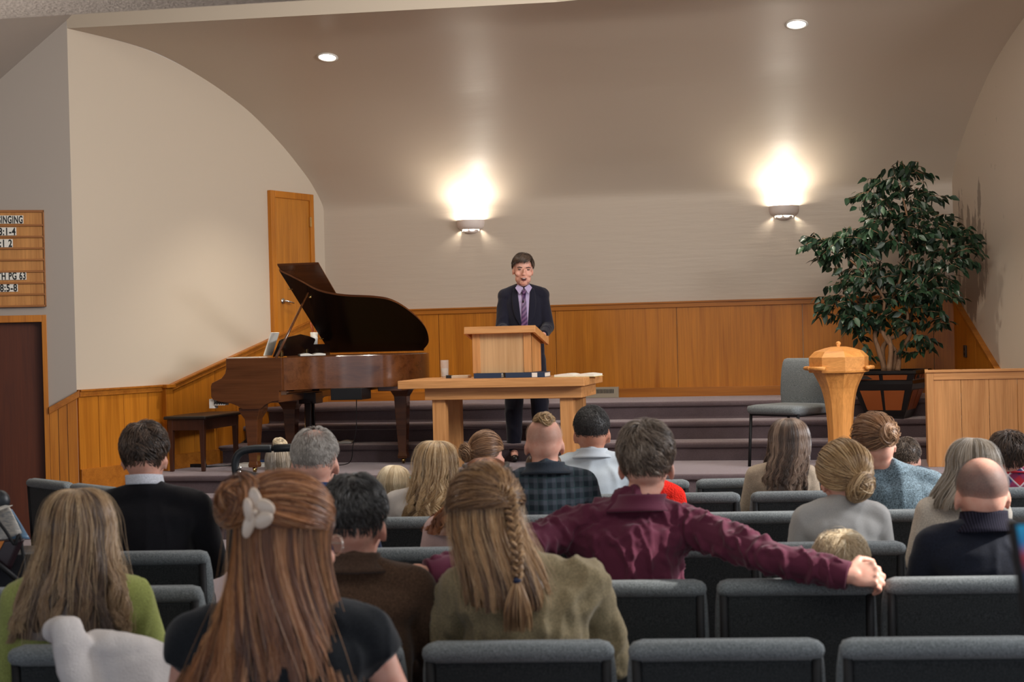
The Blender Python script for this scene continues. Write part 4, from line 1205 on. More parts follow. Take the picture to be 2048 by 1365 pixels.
class Head:
    """hc centre of the skull, hs size, m rotation; x right, y face direction, z up"""
    def __init__(s, hc, hs, m): s.c = np.array(hc, float); s.s = hs; s.m = m
    def P(s, x, y, z): return s.c+s.m @ (np.array([x, y, z])*s.s)
    def prims(s, mb, ears=True, face=False):
        E = lambda c, r, mm=None: mb.ell(s.P(*c), np.array(r)*s.s, s.m if mm is None else s.m @ mm, 24, 16)
        E((0, -.012, .022), (.076, .094, .088))
        E((0, -.03, -.005), (.068, .072, .075))
        E((0, .035, -.02), (.062, .058, .075))
        E((0, .045, -.065), (.048, .046, .048))
        E((0, .068, -.088), (.024, .022, .020))
        E((0, -.012, -.06), (.055, .060, .05))
        E((0, .092, -.018), (.010, .014, .022)); E((0, .102, -.032), (.013, .012, .010))
        for sx in (-1, 1):
            E((sx*.045, .066, -.03), (.022, .022, .02))
            if ears:
                mm = np.array(Matrix.Rotation(R(22*sx), 3, 'Z') @ Matrix.Rotation(R(-8*sx), 3, 'Y'))
                E((sx*.077, -.010, -.018), (.0075, .018, .031), mm)
                E((sx*.076, -.004, -.042), (.008, .012, .014), mm)
                E((sx*.068, 0, -.02), (.014, .012, .02))
def noise3(co, f, seed=0):
    """cheap smooth noise: sum of sines in random directions"""
    r_ = np.random.default_rng(seed); out = np.zeros(len(co))
    for k in range(7):
        d = r_.normal(size=3); d /= np.linalg.norm(d); ff = f*r_.uniform(.6, 1.7)
        out += np.sin(co @ d*ff*2*PI+r_.uniform(0, 2*PI)+1.3*np.sin(co @ r_.normal(size=3)*f*3))
    return out/3.2
def folds(amp, f=5, seed=0, vert=.35, zlo=None):
    def fn(co, nn):
        c2 = co*np.array([1, 1, vert])
        a = noise3(c2, f, seed); b = noise3(co*np.array([1, 1, .7]), f*2.2, seed+5)
        a = 1-2*np.abs(a)**.7
        return amp*np.clip(a*.8+.35*b, -.32, 1.3)
    return fn
def hand(mb, w, d, nrm, side, s=1.0, curl=(.5, .6, .5), spread=.14, thumb=1):
    """w wrist, d direction of the hand, nrm back-of-hand normal, side = thumb side vector sign"""
    w, d, nrm = [np.array(q, float) for q in (w, d, nrm)]
    d /= np.linalg.norm(d); nrm = nrm-d*(nrm @ d); nrm /= np.linalg.norm(nrm); t = np.cross(d, nrm)*side
    mm = np.stack([t, d, nrm], 1)
    mb.ell(w+d*.045*s, (.040*s, .052*s, .017*s), mm, 18, 12)
    mb.ell(w+d*.062*s+t*.002*s, (.043*s, .034*s, .015*s), mm, 18, 12)
    mb.cap(w-d*.004*s, w+d*.02*s, .026*s, .025*s, 12)
    lens = [(.040, .026, .020), (.044, .029, .021), (.041, .027, .020), (.032, .020, .017)]
    for k in range(4):
        u = (1.5-k)/1.5
        b = w+d*(.088-.006*abs(k-1.2))*s+t*u*.031*s+nrm*.003*s
        a_ = 0.0; dirx = d+t*u*spread; dirx /= np.linalg.norm(dirx)
        r0 = (.0104, .0107, .0102, .0090)[k]*s
        p = b-dirx*.012*s
        mb.ell(b+nrm*.003*s, (r0*1.15,)*3, None, 10, 8)
        for j, L in enumerate(lens[k]):
            a_ += curl[j]
            v = dirx*math.cos(a_)-nrm*math.sin(a_)
            q = p+v*(L+(.012 if j == 0 else 0))*s
            mb.cap(p, q, r0*(1-.08*j), r0*(.94-.08*j), 10); p = q
    b = w+d*.022*s+t*.030*s
    v = d*.62+t*.72-nrm*.30; v /= np.linalg.norm(v)
    q = b+v*.042*s; mb.cap(b-v*.01*s, q, .0135*s, .0115*s, 10)
    v2 = d*.93+t*.10*thumb-nrm*.40; v2 /= np.linalg.norm(v2)
    q2 = q+v2*.030*s; mb.cap(q, q2, .0112*s, .010*s, 10)
    q3 = q2+(v2-nrm*.3)*.022*s; mb.cap(q2, q3, .010*s, .0085*s, 10)

# ---- hair: strands laid over a solid under-layer
HAIR = {}
def hair_mat(name, c1, c2, c3=None, rough=.36, lo=.30):
    M = Mat(name, c1, rough, .55)
    at = M.n('ShaderNodeAttribute', attribute_name='tone')
    st = [(0, mul(c1, lo)), (.38, c1), (.72, c2), (1, c3 or mul(c2, 1.35))]
    M.l(M.ramp(at.outputs['Fac'], st), M.p.inputs['Base Color'])
    M.p.inputs['Sheen Weight'].default_value = .08
    HAIR[name] = M.m; return M.m
def strands_mesh(S, width, center, taper=.25, tone=None):
    """S (N,K,3) -> mesh of thin 3-sided tubes with a per-strand tone"""
    S = np.asarray(S, float); N, K, _ = S.shape
    T = np.gradient(S, axis=1); T /= np.linalg.norm(T, axis=2, keepdims=True)+1e-9
    O = S-np.asarray(center); O /= np.linalg.norm(O, axis=2, keepdims=True)+1e-9
    A = np.cross(T, O); A /= np.linalg.norm(A, axis=2, keepdims=True)+1e-9
    B = np.cross(A, T)
    u = np.linspace(0, 1, K); wv = width*np.interp(u, [0, .08, .65, 1], [.6, 1, .85, taper])
    if np.ndim(width): wv = np.asarray(width)[:, None]*np.interp(u, [0, .08, .65, 1], [.6, 1, .85, taper])[None]
    else: wv = np.broadcast_to(wv, (N, K))
    V = np.empty((N, K, 3, 3))
    for k, (ca, sa) in enumerate(((1, -.35), (-1, -.35), (0, .65))):
        V[:, :, k] = S+A*(wv*ca)[..., None]+B*(wv*sa)[..., None]
    idx = np.arange(N*K*3).reshape(N, K, 3); q = []
    for k in range(3):
        m = (k+1) % 3
        q.append(np.stack([idx[:, :-1, k], idx[:, 1:, k], idx[:, 1:, m], idx[:, :-1, m]], -1).reshape(-1, 4))
    Q = np.concatenate(q); me = bpy.data.meshes.new('hair')
    me.vertices.add(N*K*3); me.vertices.foreach_set('co', V.ravel())
    me.loops.add(len(Q)*4); me.loops.foreach_set('vertex_index', Q.ravel().astype(np.int32))
    me.polygons.add(len(Q)); me.polygons.foreach_set('loop_start', np.arange(len(Q), dtype=np.int32)*4)
    me.update(calc_edges=True)
    me.polygons.foreach_set('use_smooth', [True]*len(Q))
    tn = rng.random(N) if tone is None else np.asarray(tone)
    at = me.attributes.new('tone', 'FLOAT', 'POINT'); at.data.foreach_set('value', np.repeat(np.clip(tn, 0, 1), K*3).astype(np.float32))
    return me
def join(meshes):
    """one mesh out of several (tone attribute kept, .25 where missing)"""
    cos, fcs, tn, k = [], [], [], 0
    for me in meshes:
        n = len(me.vertices); c = np.empty(n*3); me.vertices.foreach_get('co', c); cos.append(c.reshape(-1, 3))
        ls = np.empty(len(me.loops), np.int32); me.loops.foreach_get('vertex_index', ls)
        st = np.empty(len(me.polygons), np.int32); me.polygons.foreach_get('loop_start', st)
        tt = np.empty(len(me.polygons), np.int32); me.polygons.foreach_get('loop_total', tt)
        fcs.append((ls+k, tt))
        if 'tone' in me.attributes:
            t = np.empty(n, np.float32); me.attributes['tone'].data.foreach_get('value', t)
        else: t = np.full(n, .30, np.float32)
        tn.append(t); k += n
    C = np.concatenate(cos); L = np.concatenate([f[0] for f in fcs]); TT = np.concatenate([f[1] for f in fcs])
    me = bpy.data.meshes.new('hair'); me.vertices.add(len(C)); me.vertices.foreach_set('co', C.ravel())
    me.loops.add(len(L)); me.loops.foreach_set('vertex_index', L)
    me.polygons.add(len(TT)); me.polygons.foreach_set('loop_start', np.concatenate([[0], np.cumsum(TT)[:-1]]).astype(np.int32))
    me.update(calc_edges=True); me.polygons.foreach_set('use_smooth', [True]*len(TT))
    at = me.attributes.new('tone', 'FLOAT', 'POINT'); at.data.foreach_set('value', np.concatenate(tn))
    for m_ in meshes: bpy.data.meshes.remove(m_)
    return me
CR = np.array([.079, .099, .094]); CO = np.array([0, -.012, .022])
def scalp(H, a, ph, lift=0.0, tap=0.0):
    """point on the scalp: a azimuth (0 back, +-pi front, positive = right), ph polar angle from the top"""
    a, ph, lift = np.broadcast_arrays(np.asarray(a, float), np.asarray(ph, float), np.asarray(lift, float))
    d = np.stack([np.sin(ph)*np.sin(a), -np.sin(ph)*np.cos(a), np.cos(ph)], -1)
    low = np.clip((ph-1.45)/.9, 0, 1)
    r_ = CR*(1-.14*low[..., None]*np.array([1, 1, 0]))
    p = CO+d*r_+d*(lift/H.s)[..., None] if np.ndim(lift) else CO+d*(r_+lift/H.s)
    return H.c+(p*H.s) @ H.m.T
def phmax(a, back=1.95, side=1.35, front=.95):
    b = np.abs(a); return np.where(b < 1.9, back+(side-back)*sstep(.9, 1.75, b), side+(front-side)*sstep(1.9, 2.6, b))
def cap_mesh(H, lift, back=1.95, side=1.35, front=.95):
    A = np.linspace(-PI, PI, 49); U = np.linspace(.0, 1, 20); P = []
    for u in U: P.append(scalp(H, A, u*phmax(A, back, side, front)*.985+.001, lift*(1-.5*u**6)))
    m = MB().grid(np.array(P)); return m.mesh('cap')
def short_hair(H, n=1600, L=.045, w=.0016, lift=.012, back=2.2, side=1.4, front=.95, swirl=.35, whorl=(.3, .35), thin=0, up=0.0, messy=.3, tone=0.0, base=True, bald=0.0, seed=1):
    r_ = np.random.default_rng(seed)
    a = r_.uniform(-PI, PI, n); pm = phmax(a, back, side, front)
    ph = np.arccos(1-r_.random(n)*(1-np.cos(pm)))
    if bald > 0:
        keep = (ph > bald*(1+.12*np.sin(a*3+1))) | (r_.random(n) < .12); a, ph, pm = a[keep], ph[keep], pm[keep]; n = len(a)
    K = 7; t = np.linspace(0, 1, K)[None]
    wa, wp = whorl
    ncl = max(30, n//14); ca = r_.uniform(-PI, PI, ncl); cp = r_.uniform(0, 2.0, ncl); cr = r_.normal(0, messy, ncl); ct = r_.random(ncl)
    k = np.argmin((np.abs(np.angle(np.exp(1j*(a[:, None]-ca[None])))*np.sin(ph)[:, None])**2+(ph[:, None]-cp[None])**2), 1)
    top = np.clip(1-ph/1.5, 0, 1)
    L_ = L*(.45+.75*top)*r_.uniform(.7, 1.15, n)
    dphi = L_/(.095*H.s); turn = cr[k]+swirl*np.sin(a+.6)+r_.normal(0, .10, n)
    aa = a[:, None]+t*(turn*dphi/np.maximum(np.sin(ph), .35))[:, None]
    pp = ph[:, None]+t*(dphi*np.cos(np.clip(turn, -1.3, 1.3)))[:, None]
    lf = .002+(lift*(.35+.65*top)[:, None]+up*L_[:, None])*np.sin(t*PI*.62)+r_.uniform(0, .004, n)[:, None]
    S = scalp(H, aa, pp, lf*np.ones_like(pp))
    tn = .5*ct[k]+.5*r_.random(n)+tone
    ms = [strands_mesh(S, w, H.P(0, 0, 0), .2, tn)]
    if base: ms.append(cap_mesh(H, .0035 if bald == 0 else .0005, back, side, front))
    return join(ms)
def stubble(H, lo, hi_back=1.9, hi_side=1.6, front=1.2, lift=.0012, wob=.12):
    """closely shaved band of hair: a thin shell whose edges thin out (tone = density)"""
    A = np.linspace(-PI, PI, 97); U = np.linspace(0, 1, 34); P, T = [], []
    hi = phmax(A, hi_back, hi_side, front)
    for u in U:
        l_ = lo*(1+wob*np.sin(A*3+1)+wob*.6*np.sin(A*5)); l_ = np.minimum(l_, hi-.05)
        P.append(scalp(H, A, l_+(hi-l_)*u, lift)); T.append(np.minimum(sstep(0, .42, u), sstep(1, .62, u))*np.ones_like(A))
    me = MB().grid(np.array(P)).mesh('stubble'); at = me.attributes.new('tone', 'FLOAT', 'POINT'); at.data.foreach_set('value', np.array(T).ravel().astype(np.float32))
    me.polygons.foreach_set('use_smooth', [True]*len(me.polygons)); return me
def stubble_mat(name, c, dens=.8):
    M = Mat(name, c, .7, .2); at = M.n('ShaderNodeAttribute', attribute_name='tone')
    n = M.noise(M.coords((1, 1, 1)), 420, 2)
    a = M.n('ShaderNodeMath', operation='MULTIPLY_ADD'); a.inputs[1].default_value = 1.0; M.l(at.outputs['Fac'], a.inputs[0]); 
    sb = M.n('ShaderNodeMath', operation='SUBTRACT'); M.l(n, sb.inputs[0]); sb.inputs[1].default_value = .5
    M.l(sb.outputs[0], a.inputs[2])
    ml = M.n('ShaderNodeMath', operation='MULTIPLY'); ml.use_clamp = True; ml.inputs[1].default_value = dens; M.l(a.outputs[0], ml.inputs[0]); M.l(ml.outputs[0], M.p.inputs['Alpha'])
    HAIR[name] = M.m; return M.m
def long_hair(H, tip, width, n=2000, w=.0017, body=(.0, .0), lift=.016, K=30, wave=.012, freq=3.0, aopen=2.15, flare=1.0, seed=2, backy=-.155, clump=60, part=0.0, sidefwd=.0, ragged=.10, tight=.35, curl=.0, widths=None, front=.95, fly=.0):
    """falls from the crown over the skull, then hangs down to height `tip`; width = half width of the fall at its lower end"""
    r_ = np.random.default_rng(seed)
    bx, by = body
    zb = H.c[2]-.055*H.s                                       # where hair leaves the skull
    def env(a, t, dep):
        """a azimuth, t 0..1 along strand, dep inward depth"""
        a, t, dep = np.broadcast_arrays(a, t, dep)
        th = .36
        u = np.clip(t/th, 0, 1); v = np.clip((t-th)/(1-th), 0, 1)
        pend = np.where(np.abs(a) < 1.9, 1.50, np.interp(np.abs(a), [1.9, 2.5, PI], [1.50, 1.5, 1.5]))
        afl = a*np.where(np.abs(a) > 1.6, 1-(np.abs(a)-1.6)/np.abs(a+1e-9)*.55*u**1.5, 1)   # front hair sweeps to the sides
        p = scalp(H, afl+part*(1-u)*.0, .02+u*pend, (lift-dep)*np.sin(np.clip(u*1.15+.12, 0, 1)*PI*.62)+.001)
        e = scalp(H, afl, .02+pend, lift-dep)
        sx = np.sin(np.clip(afl, -1.75, 1.75)*.9); cx = np.cos(np.clip(afl, -1.75, 1.75)*.9)
        wd = width-dep
        tx = bx+wd*sx*flare; ty = by+backy*np.clip(cx, 0, 1)**.7+dep*.5+sidefwd*(1-np.clip(cx, 0, 1))
        k = v*v*(3-2*v)
        kk = 1-(1-v)**1.6
        x = e[..., 0]*(1-k)+tx*k; y = e[..., 1]*(1-kk)+ty*kk
        z = e[..., 2]+(tip-e[..., 2])*v
        hang = np.stack([x, y, z], -1)
        return np.where((t < th)[..., None], p, hang)
    a0 = r_.uniform(-aopen, aopen, n); fr = np.abs(a0) > aopen*.8
    a0[fr] = np.sign(a0[fr])*r_.uniform(aopen*.8, PI, fr.sum())*1.0
    a0 = np.where(np.abs(a0) > aopen, np.sign(a0)*np.minimum(np.abs(a0), PI), a0)
    cl = r_.uniform(-PI, PI, clump); k = np.argmin(np.abs(a0[:, None]-cl[None]), 1)
    t = np.linspace(0, 1, K)[None]
    cp = r_.uniform(0, 2*PI, clump); cdep = r_.uniform(0, .018, clump); ct = r_.random(clump); cl_len = r_.uniform(1-ragged, 1.03, clump); cfreq = r_.uniform(.8, 1.25, clump)*freq
    hang = np.clip((t-.36)/.64, 0, 1)
    a = a0[:, None]+(cl[k]-a0)[:, None]*tight*hang**.8
    dep = r_.uniform(0, .010, n)[:, None]+cdep[k][:, None]*hang
    ln = (cl_len[k]*r_.uniform(.93, 1.0, n))[:, None]
    S = env(a, t*ln, dep)
    jit = r_.normal(0, .35, n)[:, None]
    wv = wave*hang**1.1*np.sin(2*PI*cfreq[k][:, None]*hang+cp[k][:, None]+jit)
    wv2 = wave*.8*hang**1.1*np.cos(2*PI*cfreq[k][:, None]*hang+cp[k][:, None]+jit)
    S[..., 0] += wv+.0022*np.sin(t*17+r_.uniform(0, 6.3, n)[:, None]); S[..., 1] -= np.abs(wv2)*.9
    if curl: S[..., 2] += curl*hang**3*(1+np.sin(cp[k]))[:, None]*.5
    tn = .72*ct[k]+.28*r_.random(n)+.10*(np.abs(a0)<.8)*0
    ms = [strands_mesh(S, w, (H.c[0], H.c[1]+.05, H.c[2]-.1), .35, tn)]
    if fly:
        nf = 90; af = r_.uniform(-aopen, aopen, nf); tf = np.linspace(0, 1, K)[None]
        Sf = env(af[:, None], tf, -np.abs(r_.normal(0, fly, nf))[:, None]*np.sin(tf*PI)); Sf[..., 0] += .006*np.sin(tf*9+r_.uniform(0, 6, nf)[:, None])
        ms.append(strands_mesh(Sf, w*.35, tuple(H.c), .35, .8+.2*r_.random(nf)))
    A = np.linspace(-min(aopen, PI), min(aopen, PI), 41); U = np.linspace(0, .97, 26)
    ms.append(MB().grid(np.array([env(A, np.full_like(A, u), np.full_like(A, .013+.004*u)) for u in U])).mesh('b'))
    ms.append(cap_mesh(H, .004, 1.95, 1.35, front))
    return join(ms)
def sweep_hair(H, target, n=1300, w=.0015, lift=.010, back=2.0, side=1.35, front=.95, seed=3, region=None, base=True, mess=.02, sag=0.0, blift=.004):
    """hair combed from the hairline over the skull towards a point (azimuth, polar)"""
    r_ = np.random.default_rng(seed)
    a = r_.uniform(-PI, PI, n) if region is None else r_.uniform(region[0], region[1], n)
    pm = phmax(a, back, side, front)
    ph = pm*np.sqrt(r_.uniform(.45, 1.0, n))
    v = lambda a_, p_: np.stack([np.sin(p_)*np.sin(a_), -np.sin(p_)*np.cos(a_), np.cos(p_)], -1)
    d0 = v(a, ph); d1 = v(np.array(target[0]), np.array(target[1]))
    d1 = d1[None]+r_.normal(0, .07, (n, 3)); d1 /= np.linalg.norm(d1, axis=1, keepdims=True)
    om = np.arccos(np.clip((d0*d1).sum(1), -1, 1)); K = 14; t = np.linspace(0, 1, K)
    S = (np.sin((1-t)[None]*om[:, None])[..., None]*d0[:, None]+np.sin(t[None]*om[:, None])[..., None]*d1[:, None])/np.maximum(np.sin(om), .05)[:, None, None]
    S[..., 2] -= sag*np.sin(t*PI)[None]*om[:, None]
    S /= np.linalg.norm(S, axis=2, keepdims=True)
    aa = np.arctan2(S[..., 0], -S[..., 1]); pp = np.arccos(np.clip(S[..., 2], -1, 1))
    lf = .003+max(0, blift-.004)+r_.uniform(.3, 1, n)[:, None]*lift*(.4+.6*np.sin(t*PI*.8))[None]+mess*.3*np.sin(t*PI)[None]*(r_.random(n) < .06)[:, None]
    P = scalp(H, aa, pp, lf)
    ncl = 40; cl = r_.uniform(-PI, PI, ncl); ct = r_.random(ncl); k = np.argmin(np.abs(a[:, None]-cl[None]), 1)
    ms = [strands_mesh(P, w, H.P(0, 0, 0), .6, .5*ct[k]+.5*r_.random(n))]
    if base: ms.append(cap_mesh(H, blift, back, side, front))
    return join(ms)
def coil(c, R_, r_t, axis, up, n=260, w=.0016, turns=1.3, seed=4, squash=.8, mess=.25):
    """a twisted knot of hair: strands wound round a torus, filled core"""
    r_ = np.random.default_rng(seed); c = np.array(c, float)
    ax = np.array(axis, float); ax /= np.linalg.norm(ax); u = np.array(up, float); u -= ax*(u @ ax); u /= np.linalg.norm(u); v = np.cross(ax, u)
    K = 26; t = np.linspace(0, 1, K)[None]
    th = r_.uniform(0, 2*PI, n)[:, None]+t*2*PI*turns*r_.uniform(.35, .7, n)[:, None]
    ps = r_.uniform(-1.9, 1.9, n)[:, None]+t*2.6*r_.choice([1, 1, 1, -1], n)[:, None]
    rt = r_t*(1+mess*.35*r_.normal(0, 1, n)[:, None]*np.sin(t*PI))
    rad = R_+rt*np.cos(ps)
    S = c+rad[..., None]*(np.cos(th)[..., None]*u+np.sin(th)[..., None]*v)+(rt*np.sin(ps)*squash)[..., None]*ax
    ct = .5+.5*np.sin(th[:, 0]*3+ps[:, 0]*2)
    m = MB(); m.ell(c, (R_+r_t*.55, R_+r_t*.55, r_t*.75*squash+.004), np.stack([u, v, ax], 1))
    return join([strands_mesh(S, w, c, .5, .5*ct+.5*r_.random(n)), m.mesh('k')])
def seated(name, label, D, hpx, htop, bpx=None, s=None, hs=1.0, shw=.19, bulk=1.0, yaw=0, tilt=0, nod=0, skin='fair', hair=None, shirt=None, shirtname='shirt', pants=None,
           arms='lap', sleeve=1.0, fold=.006, collar=None, lean=0.0, ears=True, voxel=.011, extra=None, shdrop=0.0, cat='person', neck=1.0, bodyyaw=0.0, headfwd=0.0, seed=1, fold_f=5, hunch=0.0):
    bpx = hpx if bpx is None else bpx
    if D < 0: D = rowz(int(-D-1), bpx)+.27
    yb = htop+.30*3100/D
    q = atD(bpx, yb, D); qh = atD(hpx, htop, D)
    ztop = qh[2]
    root = empty(name, (q[0], q[1], 0), TH+bodyyaw, label, cat)
    ca, sa = math.cos(TH+bodyyaw), math.sin(TH+bodyyaw)
    dx = (qh[0]-q[0])*ca+(qh[1]-q[1])*sa                   # sideways shift of the head
    Hh = ztop-.45
    s = s or Hh/.875
    zt = lambda z: .45+(z-.45)*Hh/.875
    X = lambda x, y, z: np.array([x*s, y*s+lean*(zt(z)-.5), zt(z)-hunch*0])
    hc = np.array([dx, (.035+headfwd)*s+lean*(ztop-.62), ztop-.114*hs])
    H = Head(hc, hs, rotm(yaw, nod, tilt))
    W = shw; b = bulk
    sh = [X(-W, -.005, .985-shdrop), X(W, -.005, .985-shdrop)]
    nb = X(0, -.01, 1.045-shdrop*.6); nb[0] += dx*.35
    nt = H.P(0, -.022, -.07)
    def torso(m, g):
        m.tube([sh[0]*.62+nb*.38+np.array([0, 0, -.02*s]), nb+np.array([0, 0, .012*s]), sh[1]*.62+nb*.38+np.array([0, 0, -.02*s])], [.052*s+g, .060*s*neck+g, .052*s+g], 16)
        secs = [(X(0, .0, .50), .165*b, .125*b), (X(0, -.01, .58), .160*b, .125*b), (X(0, -.02, .68), .148*b, .115*b), (X(0, -.025, .80), .155*b, .115*b), (X(0, -.02, .90), (W-.025)*1.0, .112*b), (X(0, -.015, .96-shdrop*.7), W-.02, .098*b), (X(0, -.012, 1.0-shdrop*.8), W-.06, .075*b)]
        m.tube([q_[0] for q_ in secs], [((r1*s+g), (r2*s+g)) for _, r1, r2 in secs], 28, True, fixed=((1, 0, 0), (0, 1, 0)))
        m.ell(secs[0][0], ((.165*b)*s+g, .125*b*s+g, .08*s)); m.ell(secs[-1][0], ((W-.07)*s+g, .07*b*s+g, .035*s+g))
        for k in (0, 1): 
            m.cap(nb*.8+sh[k]*.2, sh[k], .050*s+g, .056*s+g, 16)
            m.cap(X((-1, 1)[k]*W*.55, -.045, .93-shdrop), sh[k]+np.array([0, 0, -.03*s]), .06*s*b+g, .05*s+g, 14)
    A = []
    for k, sx in enumerate((-1, 1)):
        a_ = arms[k] if isinstance(arms, (list, tuple)) else arms
        if isinstance(a_, str):
            el = X(sx*(W+.055*b), .05, .735); wr_ = X(sx*.10, .30, .66); fin = None
        else: el, wr_ = [np.array(q_, float) for q_ in a_[:2]]
        A.append((sh[k], el, wr_))
    bm = MB(); torso(bm, -.004)
    bm.tube([nb-np.array([0, 0, .03]), nb, nt, H.P(0, -.02, -.03)], [.062*s*neck, .056*s*neck, .052*s*neck, .05*s*neck], 16)
    H.prims(bm, ears)
    for k, (p0, p1, p2) in enumerate(A):
        bm.cap(p0, p1, .044*s, .038*s); bm.cap(p1, p2, .038*s, .026*s)
        a_ = arms[k] if isinstance(arms, (list, tuple)) else arms
        sx = (-1, 1)[k]
        if isinstance(a_, str):
            d_ = np.array([-sx*.6, .7, -.2]); hand(bm, p2, d_, (0, .2, 1), -sx, s*.95, (.35, .4, .3))
        else:
            hand(bm, p2, a_[2], a_[3], a_[4], s*a_[6] if len(a_) > 6 else s, a_[5])
    for sx in (-1, 1):
        hp_, kn, an = X(sx*.09, .02, .535), np.array([sx*.11*s, .47*s, .52*min(1, s+.15)]), np.array([sx*.11*s, .46*s, max(.09, .52-.44*s)])
        bm.cap(hp_, kn, .082*s, .056*s); bm.cap(kn, an, .054*s, .038*s); bm.cap(an+np.array([0, -.02, -.03]), an+np.array([0, .13*s, -.05*s]), .036*s, .03*s)
    put(fuse(bm, 'body', voxel, 4), 'body', SK[skin], root)
    # clothes
    sm = MB(); torso(sm, .010)
    full = sleeve >= 1
    for k, (p0, p1, p2) in enumerate(A):
        g = .013
        if sleeve > .55:
            sm.cap(p0, p1, .052*s+g, .044*s+g*.8)
            e = p1+(p2-p1)*(.93 if full else (sleeve-.5)*2); sm.tube([p1, e], [.044*s+g*.8, .030*s+g], 14)
        else:
            e = p0+(p1-p0)*sleeve*2; sm.cap(p0, p0*.6+e*.4, .052*s+g, .050*s+g); sm.tube([p0, e], [.052*s+g, .052*s+g], 14)
    o = put(fuse(sm, shirtname, voxel, 5, folds(fold, fold_f, seed)), shirtname, shirt, root)
    pm_ = MB()
    for sx in (-1, 1):
        hp_, kn, an = X(sx*.09, .02, .535), np.array([sx*.11*s, .47*s, .52*min(1, s+.15)]), np.array([sx*.11*s, .46*s, max(.09, .52-.44*s)])
        pm_.cap(hp_, kn, .092*s, .068*s); pm_.tube([kn, an], [.066*s, .056*s], 14)
    put(fuse(pm_, 'trousers', .014, 4), 'trousers', pants or M_['denim'], root)
    sm_ = MB()
    for sx in (-1, 1):
        an = np.array([sx*.11*s, .46*s, max(.09, .52-.44*s)]); sm_.cap(an+np.array([0, -.025, -.045]), an+np.array([0, .14*s, -.055*s]), .042*s, .036*s)
    put(fuse(sm_, 'shoes', .012, 2), 'shoes', M_['shoe'], root)
    if collar:
        mat, hgt, rr = collar[:3]; cf = collar[3] if len(collar) > 3 else 1.0
        m = MB(); P = []
        dirn = (nt-nb); dirn = dirn/np.linalg.norm(dirn)
        for j, u in enumerate(np.linspace(-.5 if cf else .35, 1, 7)):
            c_ = nb+dirn*(u*hgt+.012)
            sp_ = 1.0+.26*cf*max(0, .35-u)**1.3*1.6
            P.append([c_+np.array([math.sin(a)*(rr*s*neck*(1.02-.06*u)*sp_), math.cos(a)*(rr*s*neck*(.98-.04*u)*(1+.5*(sp_-1))), -.010*math.cos(a)]) for a in np.linspace(0, 2*PI, 33)])
        P2 = [[p_-np.array([0, 0, 0])*.0 for p_ in P[-1]]]
        m.grid(P); m.build('collar', mat, root, True, thick=.006)
    if hair: hair(H, root, X, dict(nb=nb, sh=sh, s=s, root=root, dx=dx, ztop=ztop))
    return root, H, X, dict(nb=nb, sh=sh, s=s, A=A)
# ------------------------------------------------------------------ clothes and hair colours
M_['denim'] = cloth('dark_trouser_cloth', (.022, .026, .038, 1), 300, .3)
M_['shoe'] = plain('shoe_leather', (.015, .012, .010, 1), .35, .5)
C = lambda n_, c, **k: cloth(n_, (*c, 1), **k)
def plaid(name, base, dark, light, sx=.05, sz=.05, line=None, diag=False):
    M = Mat(name, base, .9, .15)
    sp = M.n('ShaderNodeSeparateXYZ')
    M.l(M.coords((1, 1, 1), (0, R(40) if diag else 0, 0)), sp.inputs[0])
    def stripe(out, per, duty):
        a = M.n('ShaderNodeMath', operation='DIVIDE'); a.inputs[1].default_value = per; M.l(out, a.inputs[0])
        b = M.n('ShaderNodeMath', operation='FRACT'); M.l(a.outputs[0], b.inputs[0])
        c = M.n('ShaderNodeMapRange'); c.inputs[1].default_value = duty-.06; c.inputs[2].default_value = duty+.06; M.l(b.outputs[0], c.inputs[0])
        return c.outputs[0]
    s1, s2 = stripe(sp.outputs[0], sx, .5), stripe(sp.outputs[2], sz, .5)
    def mix(f, a, b, mode='MIX', fac=None):
        m = M.n('ShaderNodeMix', data_type='RGBA', blend_type=mode)
        if fac is None: M.l(f, m.inputs[0])
        else: m.inputs[0].default_value = fac
        for i_, q_ in ((6, a), (7, b)):
            if isinstance(q_, tuple): m.inputs[i_].default_value = q_
            else: M.l(q_, m.inputs[i_])
        return m.outputs[2]
    c = mix(s1, base, dark); c2 = mix(s2, base, dark); c = mix(None, c, c2, 'MIX', .5)
    if line:
        l1, l2 = stripe(sp.outputs[0], sx*1.0, .93), stripe(sp.outputs[2], sz*1.0, .93)
        c = mix(l1, c, light); c = mix(l2, c, light)
    M.l(c, M.p.inputs['Base Color'])
    M.bump(M.noise(M.coords((400, 400, 400)), 1, 2), .25, .002)
    return M.m
hair_mat('dark_brown_hair', (.042, .024, .015, 1), (.120, .070, .042, 1), (.20, .14, .10, 1))
hair_mat('balayage_hair', (.095, .052, .028, 1), (.30, .18, .09, 1), (.64, .45, .25, 1))
hair_mat('auburn_hair', (.17, .055, .016, 1), (.42, .165, .052, 1), (.66, .36, .17, 1))
hair_mat('salt_dark_hair', (.026, .022, .020, 1), (.070, .066, .062, 1), (.22, .22, .22, 1))
hair_mat('honey_hair', (.18, .085, .032, 1), (.43, .24, .10, 1), (.72, .50, .28, 1))
hair_mat('grey_brown_hair', (.105, .070, .046, 1), (.30, .225, .165, 1), (.56, .48, .40, 1))
hair_mat('pale_blond_hair', (.62, .47, .28, 1), (.84, .70, .48, 1), (.95, .86, .68, 1), lo=.7)
hair_mat('golden_hair', (.29, .165, .066, 1), (.58, .38, .18, 1), (.82, .64, .40, 1), lo=.38)
hair_mat('silver_blond_hair', (.22, .165, .105, 1), (.42, .34, .25, 1), (.68, .62, .54, 1))
hair_mat('strawberry_hair', (.24, .115, .05, 1), (.48, .27, .135, 1), (.68, .47, .29, 1))
hair_mat('mousy_hair', (.085, .055, .036, 1), (.22, .155, .105, 1), (.36, .28, .21, 1))
